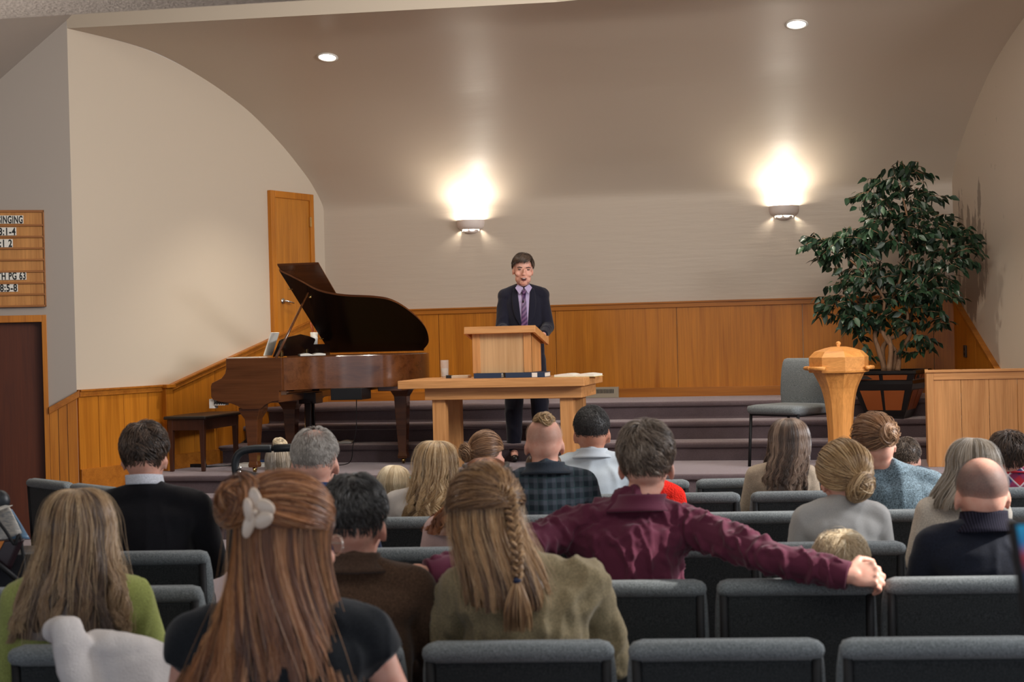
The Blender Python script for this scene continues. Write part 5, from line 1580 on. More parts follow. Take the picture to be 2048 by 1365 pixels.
hair_mat('chestnut_hair', (.085, .048, .030, 1), (.23, .145, .095, 1), (.40, .29, .21, 1))
hair_mat('black_hair', (.016, .013, .012, 1), (.028, .023, .021, 1), (.05, .045, .04, 1), rough=.62)
hair_mat('copper_hair', (.22, .065, .018, 1), (.48, .18, .055, 1), (.62, .34, .16, 1))
hair_mat('grey_white_hair', (.40, .36, .32, 1), (.52, .48, .43, 1), (.74, .71, .66, 1))
hair_mat('dark_grey_stubble', (.10, .09, .085, 1), (.17, .155, .145, 1))
def phair(H, root, fn, mat, **k):
    return put(fn(H, **k), 'hair', HAIR[mat], root)
def bun(H, root, mat, a, ph, R_, r_t, name='hair_bun', off=.6, seed=5, n=260, w=.0016, mess=.3, sq=.9):
    p = scalp(H, np.array(a), np.array(ph), np.array(R_*off)); ax = (p-H.c)/np.linalg.norm(p-H.c)
    r_ = np.random.default_rng(seed); ms = [coil(p, R_, r_t, ax+np.array([.25, 0, -.35]), (0, .1, 1), n, w, 1.3, seed, sq, mess)]
    for k in range(3):
        d = r_.normal(size=3); d = d-ax*(d @ ax); d /= np.linalg.norm(d)
        a2 = ax*.45+d*.9
        ms.append(coil(p+d*R_*.30+ax*r_t*.25, R_*.72, r_t*.72, a2, ax+np.array([.1, .2, .3]), n//2, w, 1.2, seed+k+1, sq, mess))
    return put(join(ms), name, HAIR[mat], root), p, ax

# 1 -- black suit, dark hair
def h1(H, root, X, I):
    phair(H, root, short_hair, 'dark_brown_hair', n=2300, L=.062, w=.0016, lift=.017, back=2.25, side=1.5, seed=11, messy=.5, swirl=.5)
seated('person', 'person in a black suit jacket and white collar with short dark wavy hair, far left', -4, 285, 850, 297, hs=1.08, shw=.20, bulk=1.05, yaw=R(-3), hair=h1, skin='pink',
       shirt=C('black_suiting', (.009, .009, .012)), shirtname='suit_jacket', fold=.004, collar=(C('white_shirt_cloth', (.62, .64, .70)), .060, .070, 0.0), neck=1.08)
# 2 -- lime green
def h2(H, root, X, I):
    phair(H, root, long_hair, 'balayage_hair', tip=.80, width=.155, n=3000, w=.0019, wave=.016, freq=1.7, seed=12, body=(0, 0), clump=44, lift=.020, ragged=.14, flare=1.15, backy=-.165, fly=.008)
seated('person', 'person in a lime green top with long highlighted brown hair, lower left', -2, 150, 988, 155, hs=1.02, shw=.185, bulk=1.05, yaw=R(8), hair=h2, shirt=C('lime_top', (.30, .33, .095)), shirtname='top', fold=.005)
# 3 -- auburn half bun, nearest
def h3(H, root, X, I):
    phair(H, root, long_hair, 'auburn_hair', tip=.66, width=.25, n=5200, w=.0016, wave=.016, freq=1.6, seed=13, body=(-.055, 0), clump=64, lift=.014, flare=1.0, backy=-.17, aopen=2.35, sidefwd=-.06, tight=.5, fly=.010, ragged=.10, front=.9)
    put(sweep_hair(H, (-.12, 1.12), n=2600, w=.0015, lift=.014, back=1.5, side=1.5, front=.95, seed=14, base=True, sag=.1, blift=.022), 'top_hair', HAIR['auburn_hair'], root)
    b, p, ax = bun(H, root, 'auburn_hair', -.18, 1.10, .034, .024, seed=15, n=420, w=.0014, mess=.5, off=.95)
    m = MB(); right = np.array([1, 0, 0.]); up = np.array([0, 0, 1.])
    cc = p+np.array([.050, -.050, -.020])
    for k, (dx, dz, rx, rz, rot_) in enumerate(((.0, .020, .012, .024, -.2), (.018, .008, .020, .014, .6), (.014, -.014, .020, .014, -.5), (-.012, -.022, .011, .024, .3), (-.012, .005, .009, .022, -.1))):
        mm = np.array(Matrix.Rotation(rot_, 3, 'Y')); m.ell(cc+np.array([dx*1.15, -.012-.003*k, dz*1.2]), (rx*1.15, .005, rz*1.2), mm, 16, 8)
    m.ell(cc+np.array([0, -.020, 0]), (.007, .006, .007))
    put_o = m.build('claw_clip', plain('cream_acetate', (.72, .58, .46, 1), .25, .5), root, True)
    m = MB(); e = H.P(.045, .098, -.002)
    for sx in (-1, 1):
        c_ = H.P(sx*.034, .098, -.004)
        ring = [c_+H.m @ np.array([.024*math.cos(q), 0, .022*math.sin(q)]) for q in np.linspace(0, 2*PI, 21)]
        m.tube(ring, .0012, 6); m.tube([H.P(sx*.058, .096, .003), H.P(sx*.080, .0, .004)], .0012, 6)
    m.tube([H.P(-.011, .102, .0), H.P(.011, .102, .0)], .0012, 6)
    m.build('glasses', M_['chrome'], root, True)
r3 = seated('person', 'nearest person, auburn hair in a half bun with a cream claw clip, black t-shirt', -1, 572, 978, 562, hs=1.03, shw=.20, bulk=1.15, yaw=R(-50), nod=R(-8), hair=h3, skin='pink', voxel=.008,
       shirt=C('black_jersey', (.012, .014, .017), amt=.5), shirtname='t_shirt', sleeve=.10, fold=.004,
       arms=['lap', ((.285, .02, .70), (.40, .28, .62), (.3, .8, -.1), (.1, 0, 1), -1, (.3, .4, .3))])
# 4 -- brown jacket, grey-dark hair
def h4(H, root, X, I):
    phair(H, root, short_hair, 'salt_dark_hair', n=4200, L=.042, w=.0011, lift=.014, back=2.25, side=1.45, seed=16, messy=.22, up=.06)
seated('person', 'person in a brown wool jacket with short dark greying hair and a red ear', -2, 706, 960, 714, hs=1.05, shw=.18, bulk=1.05, yaw=R(-8), nod=R(-4), hair=h4, skin='pink', voxel=.009, neck=1.05,
       shirt=C('brown_wool', (.070, .038, .022), scale=260, amt=.45), shirtname='jacket', fold=.005, fold_f=3.5, collar=(C('brown_wool_collar', (.060, .034, .022), scale=260), .034, .078))
# 5 -- olive shirt with braid
def braid(root, pts, r0, n, mat, w=.0015, seed=1, name='braid', turns=5.5):
    r_ = np.random.default_rng(seed); P = np.array(bez(pts, 10)); K = len(P); t = np.linspace(0, 1, K)
    T = np.gradient(P, axis=0); T /= np.linalg.norm(T, axis=1, keepdims=True)
    Sx = np.cross(T, np.array([0, 1., 0])); Sx /= np.linalg.norm(Sx, axis=1, keepdims=True); Sy = np.cross(Sx, T)
    S, tn = [], []
    for k in range(3):
        ph = 2*PI*turns*t+k*2*PI/3
        tap = r0*(1-.45*t)
        cx = tap*1.15*np.sin(ph); cy = tap*.62*np.sin(2*ph)
        for j in range(n):
            a, rr = r_.uniform(0, 2*PI), r_.uniform(.6, 1)
            ox = tap*.66*rr*math.cos(a); oy = tap*.5*rr*math.sin(a)
            S.append(P+Sx*(cx+ox)[:, None]+Sy*(cy+oy)[:, None]); tn.append(.3+.5*r_.random()+.2*math.cos(a*1.0))
    me = strands_mesh(np.array(S), w, P[K//2]+np.array([0, .3, 0]), .9, tn)
    return put(me, name, HAIR[mat], root)
def h5(H, root, X, I):
    phair(H, root, long_hair, 'honey_hair', tip=.875, width=.125, n=3400, w=.0015, wave=.004, freq=1.2, seed=17, body=(I['dx']*.2-.02, 0), clump=60, lift=.016, flare=1.1, backy=-.165, ragged=.10, fly=.006)
    put(sweep_hair(H, (.62, 1.25), n=2200, w=.0013, lift=.012, back=1.45, side=1.62, front=1.0, seed=18, base=True, sag=.02, blift=.020), 'top_hair', HAIR['honey_hair'], root)
    s_ = scalp(H, np.array(.62), np.array(1.22), np.array(.022))
    e = np.array([s_[0]+.020, -.185, .965])
    braid(root, [s_+np.array([-.03, -.0, .012]), s_, s_+np.array([.012, -.018, -.05]), (s_[0]+.022, -.175, 1.04), e], .0165, 60, 'honey_hair', .0012, 19)
    m = MB(); m.ell(e, (.011, .011, .009)); m.build('hair_tie', plain('navy_elastic', (.01, .02, .06, 1), .6), root, True)
    r_ = np.random.default_rng(5); K = 16; t = np.linspace(0, 1, K)[None, :, None]; n = 420
    a = r_.uniform(0, 2*PI, n); rr = np.sqrt(r_.random(n)); fl = np.array([.012, .032, .014])[None]
    L = r_.uniform(.09, .135, n)
    off = np.stack([np.cos(a)*rr, np.sin(a)*rr*.5, 0*a], -1)[:, None]*(.006+.032*np.sin(t*PI*.55))
    S = e+off+np.stack([0*L, 0*L-.0, -L], -1)[:, None]*t+np.array([.0, -.012, 0])*np.sin(t*PI)
    put(strands_mesh(S, .0013, e+np.array([0, .3, 0]), .4, .2+.7*r_.random(n)), 'braid_tail', HAIR['honey_hair'], root)
r5 = seated('person', 'person in an olive linen shirt, honey blond hair with a single braid and navy tie', -2, 968, 950, 1050, hs=1.04, shw=.20, bulk=1.14, yaw=R(4), tilt=R(-3), hair=h5, voxel=.009,
       shirt=C('olive_linen', (.235, .185, .105), scale=240, amt=.3), shirtname='linen_shirt', fold=.013, fold_f=7, seed=4, skin='pink')
# 6 -- maroon shirt with both arms stretched along the chair backs
def h6(H, root, X, I):
    phair(H, root, short_hair, 'grey_brown_hair', n=5200, L=.062, w=.0012, lift=.020, back=2.15, side=1.5, seed=20, messy=.34, swirl=.8, up=.04)
M_['maroon'] = C('maroon_cotton', (.098, .018, .038), scale=500, amt=.12)
D6 = 5.03; U6 = (1250-1024)*D6/3100
def l6(px, py, dy): 
    D = D6+dy; return np.array([(px-1024)*D/3100-U6, dy, CH-(py-(667-.0253*(px-1024)))/3100*D])
aL = (l6(985, 1122, -.24), l6(852, 1148, -.33), (-1, .02, -.08), (0, -.45, .9), 1, (.55, .8, .5), 1.0)
aR = (l6(1545, 1118, -.27), l6(1688, 1153, -.355), (1, .02, .0), (0, -.80, .60), -1, (.75, .95, .6), 1.08)
r6, H6, X6, I6 = seated('person', 'person in a maroon shirt with both arms stretched along the chair backs', D6, 1293, 852, 1253, hs=1.06, shw=.195, bulk=1.12, yaw=R(-12), hair=h6, skin='pink', voxel=.0052, neck=1.04,
       shirt=M_['maroon'], shirtname='shirt', fold=.013, fold_f=9.5, collar=(M_['maroon'], .040, .084), arms=[aL, aR], seed=9)
for k, a_ in enumerate((aL, aR)):
    w_, e_ = a_[1], a_[0]; d_ = (w_-e_)/np.linalg.norm(w_-e_)
    p1, p0 = w_+d_*.006, w_-d_*.080
    m = MB(); m.tube([p0, p0+d_*.004, p1-d_*.004, p1, p1, p1-d_*.012], [.040, .044, .0445, .043, .038, .036], 22, False)
    m.build('cuff', M_['maroon'], r6, True)
    m = MB(); b_ = p0+d_*.03+np.array([0, -.030, -.032]); m.tube([b_, b_+np.array([0, -.004, -.003])], .004, 12)
    m.build('cuff_button', plain('grey_button', (.03, .02, .025, 1), .3), r6, True)
m = MB(); P = []
for i in range(13):
    x = lerp(-.17, .17, i/12); P.append((x, -.14, .925-.01*math.cos(x*9)))
# 7 -- toddler
def h7(H, root, X, I):
    phair(H, root, short_hair, 'pale_blond_hair', n=2600, L=.085, w=.0011, lift=.022, back=2.2, side=1.6, seed=21, messy=.35, swirl=.15, up=.03)
seated('child', 'toddler with fine pale blond hair, only the head showing above the maroon sleeve', 5.03, 1681, 1072, 1681, s=.60, hs=.92, shw=.10, bulk=.75, yaw=R(5), hair=h7, shirt=C('cream_baby_top', (.55, .5, .42)), shirtname='top', fold=.003)
# 8 -- navy sweater, bald
def h8(H, root, X, I):
    put(stubble(H, .42, 2.25, 1.9, 1.35), 'hair', stubble_mat('grey_stubble', (.12, .10, .095, 1), .62), root)
navy = C('navy_knit', (.008, .010, .018), scale=300, amt=.4)
def rib(name, c):
    M = Mat(name, c, .9, .1); wv = M.n('ShaderNodeTexWave'); wv.inputs['Scale'].default_value = 38; M.l(M.coords((1, 1, 1)), wv.inputs[0])
    M.l(M.ramp(wv.outputs[1], [(.3, mul(c, .5)), (.7, mul(c, 1.6))]), M.p.inputs['Base Color']); return M.m
seated('person', 'person in a navy sweater with a ribbed collar and a balding shaved head, right side', -3, 1966, 914, 1962, hs=1.05, shw=.20, bulk=1.15, yaw=R(-4), hair=h8, skin='pink', voxel=.008, neck=1.18,
       shirt=navy, shirtname='sweater', fold=.005, collar=(rib('navy_rib', (.014, .013, .022, 1)), .045, .078))
# 9 -- grey top, low bun
def h9(H, root, X, I):
    phair(H, root, sweep_hair, 'golden_hair', target=(.25, 2.0), n=3000, w=.0015, lift=.026, seed=23, back=2.15, side=1.75, front=1.0)
    bun(H, root, 'golden_hair', .28, 2.16, .034, .027, seed=24, n=420, off=.85, mess=.3)
seated('person', 'person in a pale grey top with golden hair in a low rolled bun', -4, 1687, 892, 1682, hs=1.04, shw=.165, bulk=1.0, yaw=R(8), tilt=R(-4), nod=R(-8), hair=h9, skin='pink', voxel=.009,
       shirt=C('pale_grey_jersey', (.40, .39, .37), amt=.12), shirtname='top', fold=.004, seed=3)
# 10 -- silver blond long hair, cream top
def h10(H, root, X, I):
    phair(H, root, long_hair, 'silver_blond_hair', tip=.885, width=.115, n=2600, w=.0015, wave=.003, freq=1, seed=25, body=(-.03, 0), clump=60, lift=.016, backy=-.15, fly=.008)
seated('person', 'person in a cream top with long straight silvery blond hair, beyond the navy sweater', 5.95, 1944, 882, 1925, hs=1.04, shw=.165, yaw=R(10), tilt=R(5), hair=h10, shirt=C('cream_knit', (.60, .54, .45)), shirtname='top', fold=.004)
# 11 -- blue knit, strawberry bun
def h11(H, root, X, I):
    phair(H, root, sweep_hair, 'strawberry_hair', target=(.2, 1.5), n=2600, w=.0017, lift=.020, seed=26, back=1.9, side=1.6, front=1.0, mess=.06)
    bun(H, root, 'strawberry_hair', .2, 1.45, .026, .020, seed=27, n=300, off=.8, mess=.6)
seated('person', 'person in a blue-grey knitted sweater with a messy reddish bun, head leaning left', -5, 1752, 840, 1803, hs=1.02, shw=.165, bulk=1.1, yaw=R(12), tilt=R(-14), nod=R(-6), hair=h11, skin='pink', voxel=.009,
       shirt=C('blue_grey_knit', (.135, .19, .225), scale=190, amt=.75), shirtname='sweater', fold=.006, fold_f=3, lean=.02)
# 12 -- short-haired boy
def h12(H, root, X, I):
    phair(H, root, short_hair, 'mousy_hair', n=3200, L=.018, w=.0013, lift=.008, back=2.2, side=1.45, seed=28, messy=.3)
seated('child', 'boy with short mousy hair just right of the blue knitted sweater', 8.22, 1815, 879, 1812, s=.80, hs=.90, shw=.13, bulk=.85, yaw=R(-20), hair=h12, skin='pink', shirt=C('boy_dark_top', (.03, .04, .06)), shirtname='top', fold=.003)
# 13 -- red plaid
def h13(H, root, X, I):
    phair(H, root, short_hair, 'dark_brown_hair', n=2200, L=.085, w=.0019, lift=.026, back=2.25, side=1.7, seed=29, messy=.4, swirl=.3)
rp = plaid('red_plaid', (.32, .018, .03, 1), (.03, .03, .10, 1), (.55, .5, .5, 1), .07, .07, True, True)
seated('person', 'person in red plaid with thick dark brown hair at the right edge', 7.56, 2018, 869, 2042, hs=.98, shw=.16, yaw=R(15), hair=h13, skin='pink', shirt=rp, shirtname='shirt', fold=.003, collar=(C('red_collar', (.36, .015, .03)), .04, .066))
# 14 -- long brown hair, cream top
def h14(H, root, X, I):
    phair(H, root, long_hair, 'chestnut_hair', tip=.80, width=.120, n=2400, w=.0021, wave=.010, freq=3.2, seed=30, clump=46, lift=.020, backy=-.15, ragged=.12)
seated('person', 'person in a cream top with long straight brown hair, left of the font', -6, 1578, 842, 1563, hs=1.04, shw=.16, hair=h14, yaw=R(6), shirt=C('oat_top', (.42, .33, .24)), shirtname='top', fold=.004)
# 15 -- white shirt, short black hair
def h15(H, root, X, I):
    phair(H, root, short_hair, 'black_hair', n=5200, L=.012, w=.0013, lift=.003, back=2.15, side=1.35, seed=31, messy=.2)
seated('person', 'person in a white shirt with very short black hair, in front of the table', -6, 1183, 814, 1182, hs=1.10, shw=.195, bulk=1.2, yaw=R(-5), hair=h15, skin='mid', neck=1.2, shirt=C('white_cotton', (.50, .56, .60), amt=.06), shirtname='shirt', fold=.006, fold_f=4,
       collar=(C('white_cotton_collar', (.52, .57, .61), amt=.06), .03, .072))
# 16 -- checked shirt, shaved sides with a top knot
def h16(H, root, X, I):
    m = cap_mesh(H, .0015, .78, .55, .95)
    put(join([sweep_hair(H, (.0, .62), n=900, w=.0017, lift=.010, back=.75, side=.5, front=.95, seed=32, base=False), m]), 'hair', HAIR['golden_hair'], root)
    bun(H, root, 'golden_hair', .05, .66, .017, .014, 'top_knot', seed=33, n=170, off=.8, mess=.7)
    o = short_hair(H, n=800, L=.03, w=.0018, lift=.008, back=.1, side=.1, front=.1, seed=34)
    m2 = MB()
    for sx in (-1, 1): m2.ell(H.P(sx*.052, .05, -.10), np.array((.026, .042, .045))*H.s, H.m)
    m2.ell(H.P(0, .075, -.115), np.array((.035, .03, .04))*H.s, H.m)
    bpy.data.meshes.remove(o)
    put(stubble(H, .75, 1.9, 1.5, 1.1), 'shaved_hair', stubble_mat('blond_stubble', (.36, .26, .20, 1), .35), root)
    m2.build('beard', HAIR['strawberry_hair'], root, True)
seated('person', 'person in a dark checked shirt with shaved sides and a small blond top knot', -5, 1087, 833, 1094, hs=1.05, shw=.19, bulk=1.22, yaw=R(4), hair=h16, skin='pink', voxel=.008, neck=1.28,
       shirt=plaid('dark_check', (.022, .032, .042, 1), (.085, .10, .125, 1), (.035, .07, .075, 1), .040, .046, True), shirtname='shirt', fold=.005, fold_f=4,
       collar=(C('dark_check_collar', (.022, .030, .042)), .034, .076))
# 17 -- woman with golden bun
def h17(H, root, X, I):
    phair(H, root, sweep_hair, 'strawberry_hair', target=(-.75, 1.55), n=2000, w=.0015, lift=.014, seed=35, back=1.9, side=1.5, front=1.0)
    bun(H, root, 'strawberry_hair', -.80, 1.55, .026, .019, seed=36, n=240, off=.9, mess=.6)
seated('person', 'person with reddish brown hair in a bun, mostly hidden, left of the checked shirt', 7.56, 974, 869, 974, hs=.95, shw=.15, yaw=R(-25), hair=h17, skin='pink', shirt=C('dusk_top', (.10, .07, .07)), shirtname='top', fold=.003)
# 18 -- copper hair, headband, pink
def h18(H, root, X, I):
    phair(H, root, long_hair, 'copper_hair', tip=.84, width=.150, n=2400, w=.0019, wave=.016, freq=2.5, seed=37, clump=40, lift=.018, backy=-.155, ragged=.2, body=(-.03, 0))
    m = MB()
    for sg in (0, 1):
        m.tube([scalp(H, np.array(a), np.array(1.0+.16*math.sin(a*1.2+.5+sg*1.4)), np.array(.026)) for a in np.linspace(-1.2, 1.9, 24)], [(.011, .006)]*24, 10)
    m.build('headband', plain('black_satin_band', (.015, .018, .022, 1), .3, .5), root, True)
seated('person', 'person in a pink top with copper hair and a twisted black headband', -4, 972, 922, 938, hs=1.0, shw=.165, yaw=R(-10), hair=h18, shirt=C('pink_top', (.60, .40, .36), amt=.1), shirtname='top', fold=.004)
# 19 -- long wavy blond, white top
def h19(H, root, X, I):
    phair(H, root, long_hair, 'golden_hair', tip=.70, width=.125, n=2800, w=.0019, wave=.032, freq=2.6, seed=38, clump=34, lift=.020, backy=-.15, ragged=.16, body=(.02, 0), tight=.6, fly=.006)
seated('person', 'person in a white top with long curling dark blond hair, left of the copper-haired person', -5, 870, 888, 842, hs=1.0, shw=.155, yaw=R(6), tilt=R(3), hair=h19, shirt=C('white_top', (.60, .56, .52), amt=.08), shirtname='top', fold=.004)
# 20 -- small blond child in blue
def h20(H, root, X, I):
    phair(H, root, long_hair, 'pale_blond_hair', tip=I['ztop']-.23, width=.068, n=1700, w=.0016, wave=.012, freq=1.4, seed=39, clump=36, lift=.014, backy=-.055)
    m = MB()
    for sx in (-1, 1): m.ell(H.P(.075+sx*.02, -.03, .055), (.018, .006, .012), np.array(Matrix.Rotation(sx*.5, 3, 'Y')))
    m.build('hair_bow', plain('teal_bow', (.10, .42, .42, 1), .5), root, True)
seated('child', 'small child in blue with chin-length pale blond hair and a teal bow', -6, 786, 935, 788, s=.62, hs=.94, shw=.11, bulk=.8, yaw=R(-5), tilt=R(4), hair=h20, shirt=C('blue_dress', (.05, .085, .26)), shirtname='dress', fold=.003)
# 21 -- child behind the stroller
def h21(H, root, X, I):
    phair(H, root, long_hair, 'silver_blond_hair', tip=I['ztop']-.30, width=.075, n=1300, w=.0018, wave=.006, freq=2, seed=40, clump=30, lift=.012, backy=-.07)
    bun(H, root, 'pale_blond_hair', .1, .25, .020, .018, seed=41, n=150, off=.9)
seated('child', 'child with a high blond bun and loose hair, seen through the stroller bar', 8.25, 560, 893, 560, s=.72, hs=.92, shw=.12, bulk=.8, hair=h21, shirt=C('rose_top', (.40, .28, .28)), shirtname='top', fold=.003)
# 22 -- grey haired man in blue suit
def h22(H, root, X, I):
    put(stubble(H, .30, 2.35, 1.6, 1.1, .002), 'hair_base', stubble_mat('grey_under_hair', (.34, .31, .28, 1), 1.0), root); phair(H, root, short_hair, 'grey_white_hair', n=5200, L=.024, w=.0008, lift=.006, back=2.3, side=1.45, seed=42, messy=.2, bald=.34, base=False, swirl=.2)
seated('person', 'person in a blue suit with short thinning white-grey hair, behind the brown jacket', -4, 628, 858, 628, hs=1.10, shw=.18, bulk=1.05, yaw=R(-7), hair=h22, skin='pink', voxel=.009, neck=1.08,
       shirt=C('blue_suiting', (.018, .035, .10)), shirtname='suit_jacket', fold=.004, collar=(C('blue_suiting_collar', (.018, .035, .10)), .036, .072))
# 23 -- child in red
def h23(H, root, X, I):
    phair(H, root, short_hair, 'pale_blond_hair', n=1100, L=.07, w=.0018, lift=.016, back=2.1, side=1.5, seed=43)
fz = Mat('red_fleece', (.62, .020, .012, 1), .95, .1); nz = fz.noise(fz.coords((1, 1, 1)), 150, 3); fz.bump(nz, 1, .01)
seated('child', 'small child in a bright red fleece beside the maroon shirt collar', 6.77, 1300, 876, 1318, s=.76, hs=.92, shw=.088, bulk=.74, hair=h23, shirt=fz.m, shirtname='fleece', fold=.003)

# white jacket hung over the back of the chair at the lower left
def l_(px, py, D): 
    q = atD(px, py, D); return q
jr_o = atD(195, 1290, 3.78)
jr = empty('white_jacket', (jr_o[0], jr_o[1], .50), TH, 'white fleece jacket hanging over the back of the lower left chair', 'jacket')
def lj(px, py, dy):
    D = 3.78+dy; return np.array([(px-195)*D/3100, dy, CH-.50-(py-(667-.0253*(px-1024)))/3100*D])
m = MB()
m.tube(bez([lj(120, 1262, -.02), lj(140, 1258, -.05), lj(155, 1285, -.07), lj(165, 1330, -.075), lj(200, 1400, -.08)], 6), [(.036, .03)]*6+[(.042, .034)]*6+[(.047, .034)]*6+[(.052, .034)]*7, 16)
m.ell(lj(128, 1262, -.03), (.042, .035, .036))
m.tube(bez([lj(170, 1300, .035), lj(205, 1296, -.01), lj(245, 1302, -.02), lj(300, 1312, .0), lj(345, 1330, .02)], 6), [(.045, .04)]*25, 16)
m.tube([lj(215, 1310, -.03), lj(225, 1380, -.05), lj(235, 1480, -.055)], [(.085, .035), (.10, .035), (.11, .03)], 20)
m.tube([lj(290, 1320, -.03), lj(300, 1380, -.05), lj(300, 1480, -.055)], [(.075, .035), (.09, .035), (.1, .03)], 20)
jw = Mat('white_fleece', (.62, .58, .56, 1), .95, .1); jw.bump(jw.noise(jw.coords((1, 1, 1)), 220, 3), .6, .004)
put(fuse(m, 'jacket_shell', .009, 5, folds(.007, 4, 8)), 'jacket_shell', jw.m, jr)
m = MB(); rg = [lj(140, 1262, -.02)+np.array([.0, 0, 0])+np.array([.03*math.cos(q), -.0, .02*math.sin(q)]) for q in np.linspace(0, 2*PI, 4)]

# ------------------------------------------------------------------ the speaker, standing
def speaker():
    D = 13.85; q = atD(1055, 920, D); gx, gy = q[0], q[1]
    root = empty('person', (gx, gy, P0), TH+PI+R(2), 'person speaking in a dark suit with a purple tie, standing behind the lectern', 'person')
    root.name = 'person_speaking'
    s = 1.0
    hc = np.array([0.0, .05, 1.700]); hs = 1.19
    H = Head(hc, hs*.98, rotm(R(3), R(-3), R(-3)))
    sh = [np.array([-.160, .0, 1.465]), np.array([.160, .0, 1.465])]
    el = [np.array([-.212, .05, 1.19]), np.array([.205, .06, 1.19])]
    wr = [np.array([-.15, .30, 1.11]), np.array([.16, .30, 1.11])]
    def torso(m, g, low=.92):
        secs = [((0, 0, low), .165, .115), ((0, 0, 1.02), .158, .110), ((0, 0, 1.14), .150, .105), ((0, .0, 1.28), .168, .118), ((0, 0, 1.40), .178, .112), ((0, 0, 1.46), .165, .09), ((0, 0, 1.50), .12, .07)]
        m.tube([q_[0] for q_ in secs], [((r1+g), (r2+g)) for _, r1, r2 in secs], 30, True, fixed=((1, 0, 0), (0, 1, 0)))
        for k in (0, 1): m.cap((0, 0, 1.525), sh[k], .050+g, .058+g)
    bm = MB(); torso(bm, -.006)
    bm.tube([(0, .0, 1.50), (0, .005, 1.56), H.P(0, -.015, -.07), H.P(0, -.01, -.02)], [.06, .056, .054, .05], 16)
    H.prims(bm, False)
    E = lambda c, r: bm.ell(H.P(*c), np.array(r)*hs, H.m, 18, 12)
    for sx in (-1, 1):
        E((sx*.074, -.006, -.018), (.007, .016, .028)); E((sx*.036, .035, -.070), (.024, .038, .034))
        E((sx*.033, .078, .012), (.022, .012, .007)); E((sx*.043, .072, -.035), (.020, .016, .018))
    E((0, .104, -.020), (.008, .012, .026)); E((0, .108, -.036), (.015, .011, .010)); E((0, .092, -.060), (.026, .012, .008)); E((0, .088, -.093), (.024, .014, .012)); E((0, .078, -.104), (.030, .02, .016))
    for k, sx in enumerate((-1, 1)):
        bm.cap(sh[k], el[k], .044, .038); bm.cap(el[k], wr[k], .038, .027)
        hand(bm, wr[k], (-sx*.35, .9, .12), (0, -.1, 1), -sx, 1.0, (.3, .35, .25))
    feet = [(-.13, -.03), (.12, .10)]
    for (fx, fy), sx in zip(feet, (-1, 1)):
        hp_ = np.array([sx*.09, 0, .92]); kn = np.array([fx*.95, fy*.5+.03, .50]); an = np.array([fx, fy-.02, .10])
        bm.cap(hp_, kn, .085, .056); bm.cap(kn, an, .055, .038); bm.cap(an, (fx, fy+.10, .045), .038, .030)
    put(fuse(bm, 'body', .0058, 3), 'body', SK['pink'], root)
    suit = C('navy_suiting', (.012, .012, .022), scale=420, amt=.3)
    jm = MB(); torso(jm, .016, .84); jm.ell((0, 0, .84), (.185, .13, .05))
    for k in (0, 1):
        jm.cap(sh[k], el[k], .066, .056); e = el[k]+(wr[k]-el[k])*.95; jm.tube([el[k], e], [.056, .044], 16)
    jme = fuse(jm, 'suit_jacket', .009, 4, folds(.005, 5, 3)); jo = put(jme, 'suit_jacket', suit, root)
    bv = BVHTree.FromPolygons([v.co.copy() for v in jme.vertices], [tuple(p.vertices) for p in jme.polygons])
    def drape(name, quad, mat, off, parent, nx=10, nz=22, thick=.004, smooth=True):
        """quad: function (u,v)->(x,z); laid on the front of the jacket"""
        P = []
        for j in range(nz+1):
            rw = []
            for i in range(nx+1):
                x, z = quad(i/nx, j/nz)
                h = bv.ray_cast(Vector((x, .6, z)), Vector((0, -1, 0)))
                y = h[0].y if h[0] else .05
                rw.append((x, y+off, z))
            P.append(rw)
        P = np.array(P)
        for _ in range(3):
            P[1:-1, :, 1] = .5*P[1:-1, :, 1]+.25*(P[:-2, :, 1]+P[2:, :, 1])
        m = MB().grid(P); return m.build(name, mat, parent, smooth, thick=thick)
    shirtm = C('lavender_shirt', (.44, .36, .54), amt=.08)
    zt, zb = 1.525, 1.10
    so = drape('shirt', lambda u, v: ((u*2-1)*lerp(.062, .020, v**1.2), lerp(zt, zb, v)), shirtm, .004, root)
    tie = Mat('striped_tie', (.09, .03, .11, 1), .4, .4); wv = tie.n('ShaderNodeTexWave'); wv.inputs['Scale'].default_value = 14; wv.bands_direction = 'DIAGONAL'
    tie.l(tie.coords((1, 1, 1)), wv.inputs[0]); tie.l(tie.ramp(wv.outputs[1], [(.4, (.06, .022, .085, 1)), (.6, (.16, .075, .17, 1))]), tie.p.inputs['Base Color'])
    drape('tie', lambda u, v: (.0+.004*v+(u*2-1)*(.020 if v < .06 else lerp(.014, .037, v)), lerp(1.500, 1.06, v)), tie.m, .013, root)
    m = MB(); m.box((0, .137, 1.497), (.040, .024, .034), taper=.65); m.build('tie_knot', tie.m, root, bevel=.006)
    for sx in (-1, 1):
        drape('lapel', lambda u, v: (sx*(lerp(.058, .016, v)+u*.060*math.sin(min(1, v*1.15+.12)*PI)**.6*(1 if v < .55 else lerp(1, .12, (v-.55)/.45))), lerp(1.53, 1.07, v)), suit, .010, root, 6, 22, .005)
        m = MB(); m.add([(sx*.004, .128, 1.535), (sx*.040, .150, 1.478), (sx*.074, .10, 1.535), (sx*.050, .085, 1.565)], [(0, 1, 2, 3)]); m.build('shirt_collar', shirtm, root, thick=.006)
    m = MB(); P = []
    for a in np.linspace(R(-150), R(150), 25):
        P.append([(.070*math.sin(a), .006-.068*math.cos(a)*1.0, z) for z in (1.50, 1.56)])
    m.grid(P); m.build('collar_band', shirtm, root, True, thick=.005)
    MB().ell((.008, .152, 1.415), (.007, .010, .013)).build('clip_microphone', M_['black'], root, True)
    tm = MB()
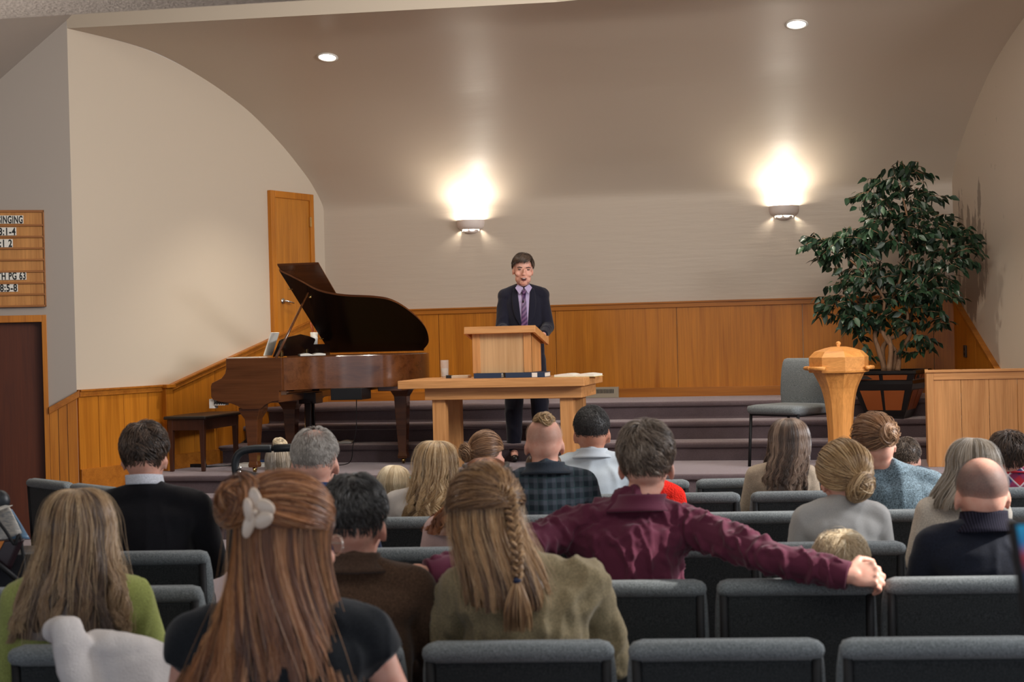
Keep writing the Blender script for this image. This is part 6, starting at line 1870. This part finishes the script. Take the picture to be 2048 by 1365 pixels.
    for (fx, fy), sx in zip(feet, (-1, 1)):
        hp_ = np.array([sx*.085, 0, .90]); kn = np.array([fx*.95, fy*.5+.03, .50]); an = np.array([fx, fy-.02, .085])
        tm.cap(hp_, kn, .105, .082); tm.tube([kn, an], [(.080, .080), (.062, .072)], 16)
    put(fuse(tm, 'trousers', .010, 4, folds(.006, 4, 6)), 'trousers', suit, root)
    sm = MB()
    for fx, fy in feet: sm.cap((fx, fy-.05, .042), (fx, fy+.05, .042), .040, .040); sm.cap((fx, fy+.05, .038), (fx, fy+.15, .032), .040, .030)
    put(fuse(sm, 'shoes', .008, 3), 'shoes', M_['shoe'], root)
    m = MB()
    # face: eyes, brows, open mouth
    dark = plain('mouth_dark', (.06, .012, .010, 1), .6)
    for sx in (-1, 1):
        MB().ell(H.P(sx*.033, .0865, .000), (.0135, .006, .0055), H.m).build('eye', plain('eye_%s' % ('left' if sx < 0 else 'right'), (.10, .06, .045, 1), .3, .5), root, True)
        m = MB(); m.tube([H.P(sx*.015, .097, .014), H.P(sx*.034, .096, .019), H.P(sx*.052, .083, .015)], [.0035, .0042, .0025], 8); m.build('eyebrow', HAIR['dark_brown_hair'], root, True)
    MB().ell(H.P(0, .0985, -.0745), (.021, .007, .0125), H.m).build('mouth', dark, root, True)
    m = MB(); m.tube([H.P(-.024, .094, -.070), H.P(-.010, .1035, -.0615), H.P(.010, .1035, -.0615), H.P(.024, .094, -.070)], [.002, .0035, .0035, .002], 8)
    m.tube([H.P(-.022, .094, -.078), H.P(0, .103, -.0885), H.P(.022, .094, -.078)], [.002, .0045, .002], 8)
    m.build('lips', plain('lips', (.42, .16, .13, 1), .5), root, True)
    MB().ell(H.P(0, .1015, -.066), (.014, .005, .0035), H.m).build('teeth', M_['white'], root, True)
    me = short_hair(H, n=2600, L=.060, w=.0017, lift=.018, back=1.95, side=1.45, front=.86, seed=50, messy=.5, swirl=.4)
    # fringe swept over the forehead
    r_ = np.random.default_rng(9); n = 500; K = 8; t = np.linspace(0, 1, K)[None]
    a = PI+r_.uniform(-.95, .95, n)[:, None]; ph = r_.uniform(.45, .80, n)[:, None]
    S = scalp(H, a-t*.55, ph+t*r_.uniform(.35, .62, n)[:, None], .012+.008*np.sin(t*PI)+0*ph)
    put(join([me, strands_mesh(S, .0017, H.P(0, 0, 0), .25, r_.random(n))]), 'hair', HAIR['dark_brown_hair'], root)
    root.name = 'person'
speaker()
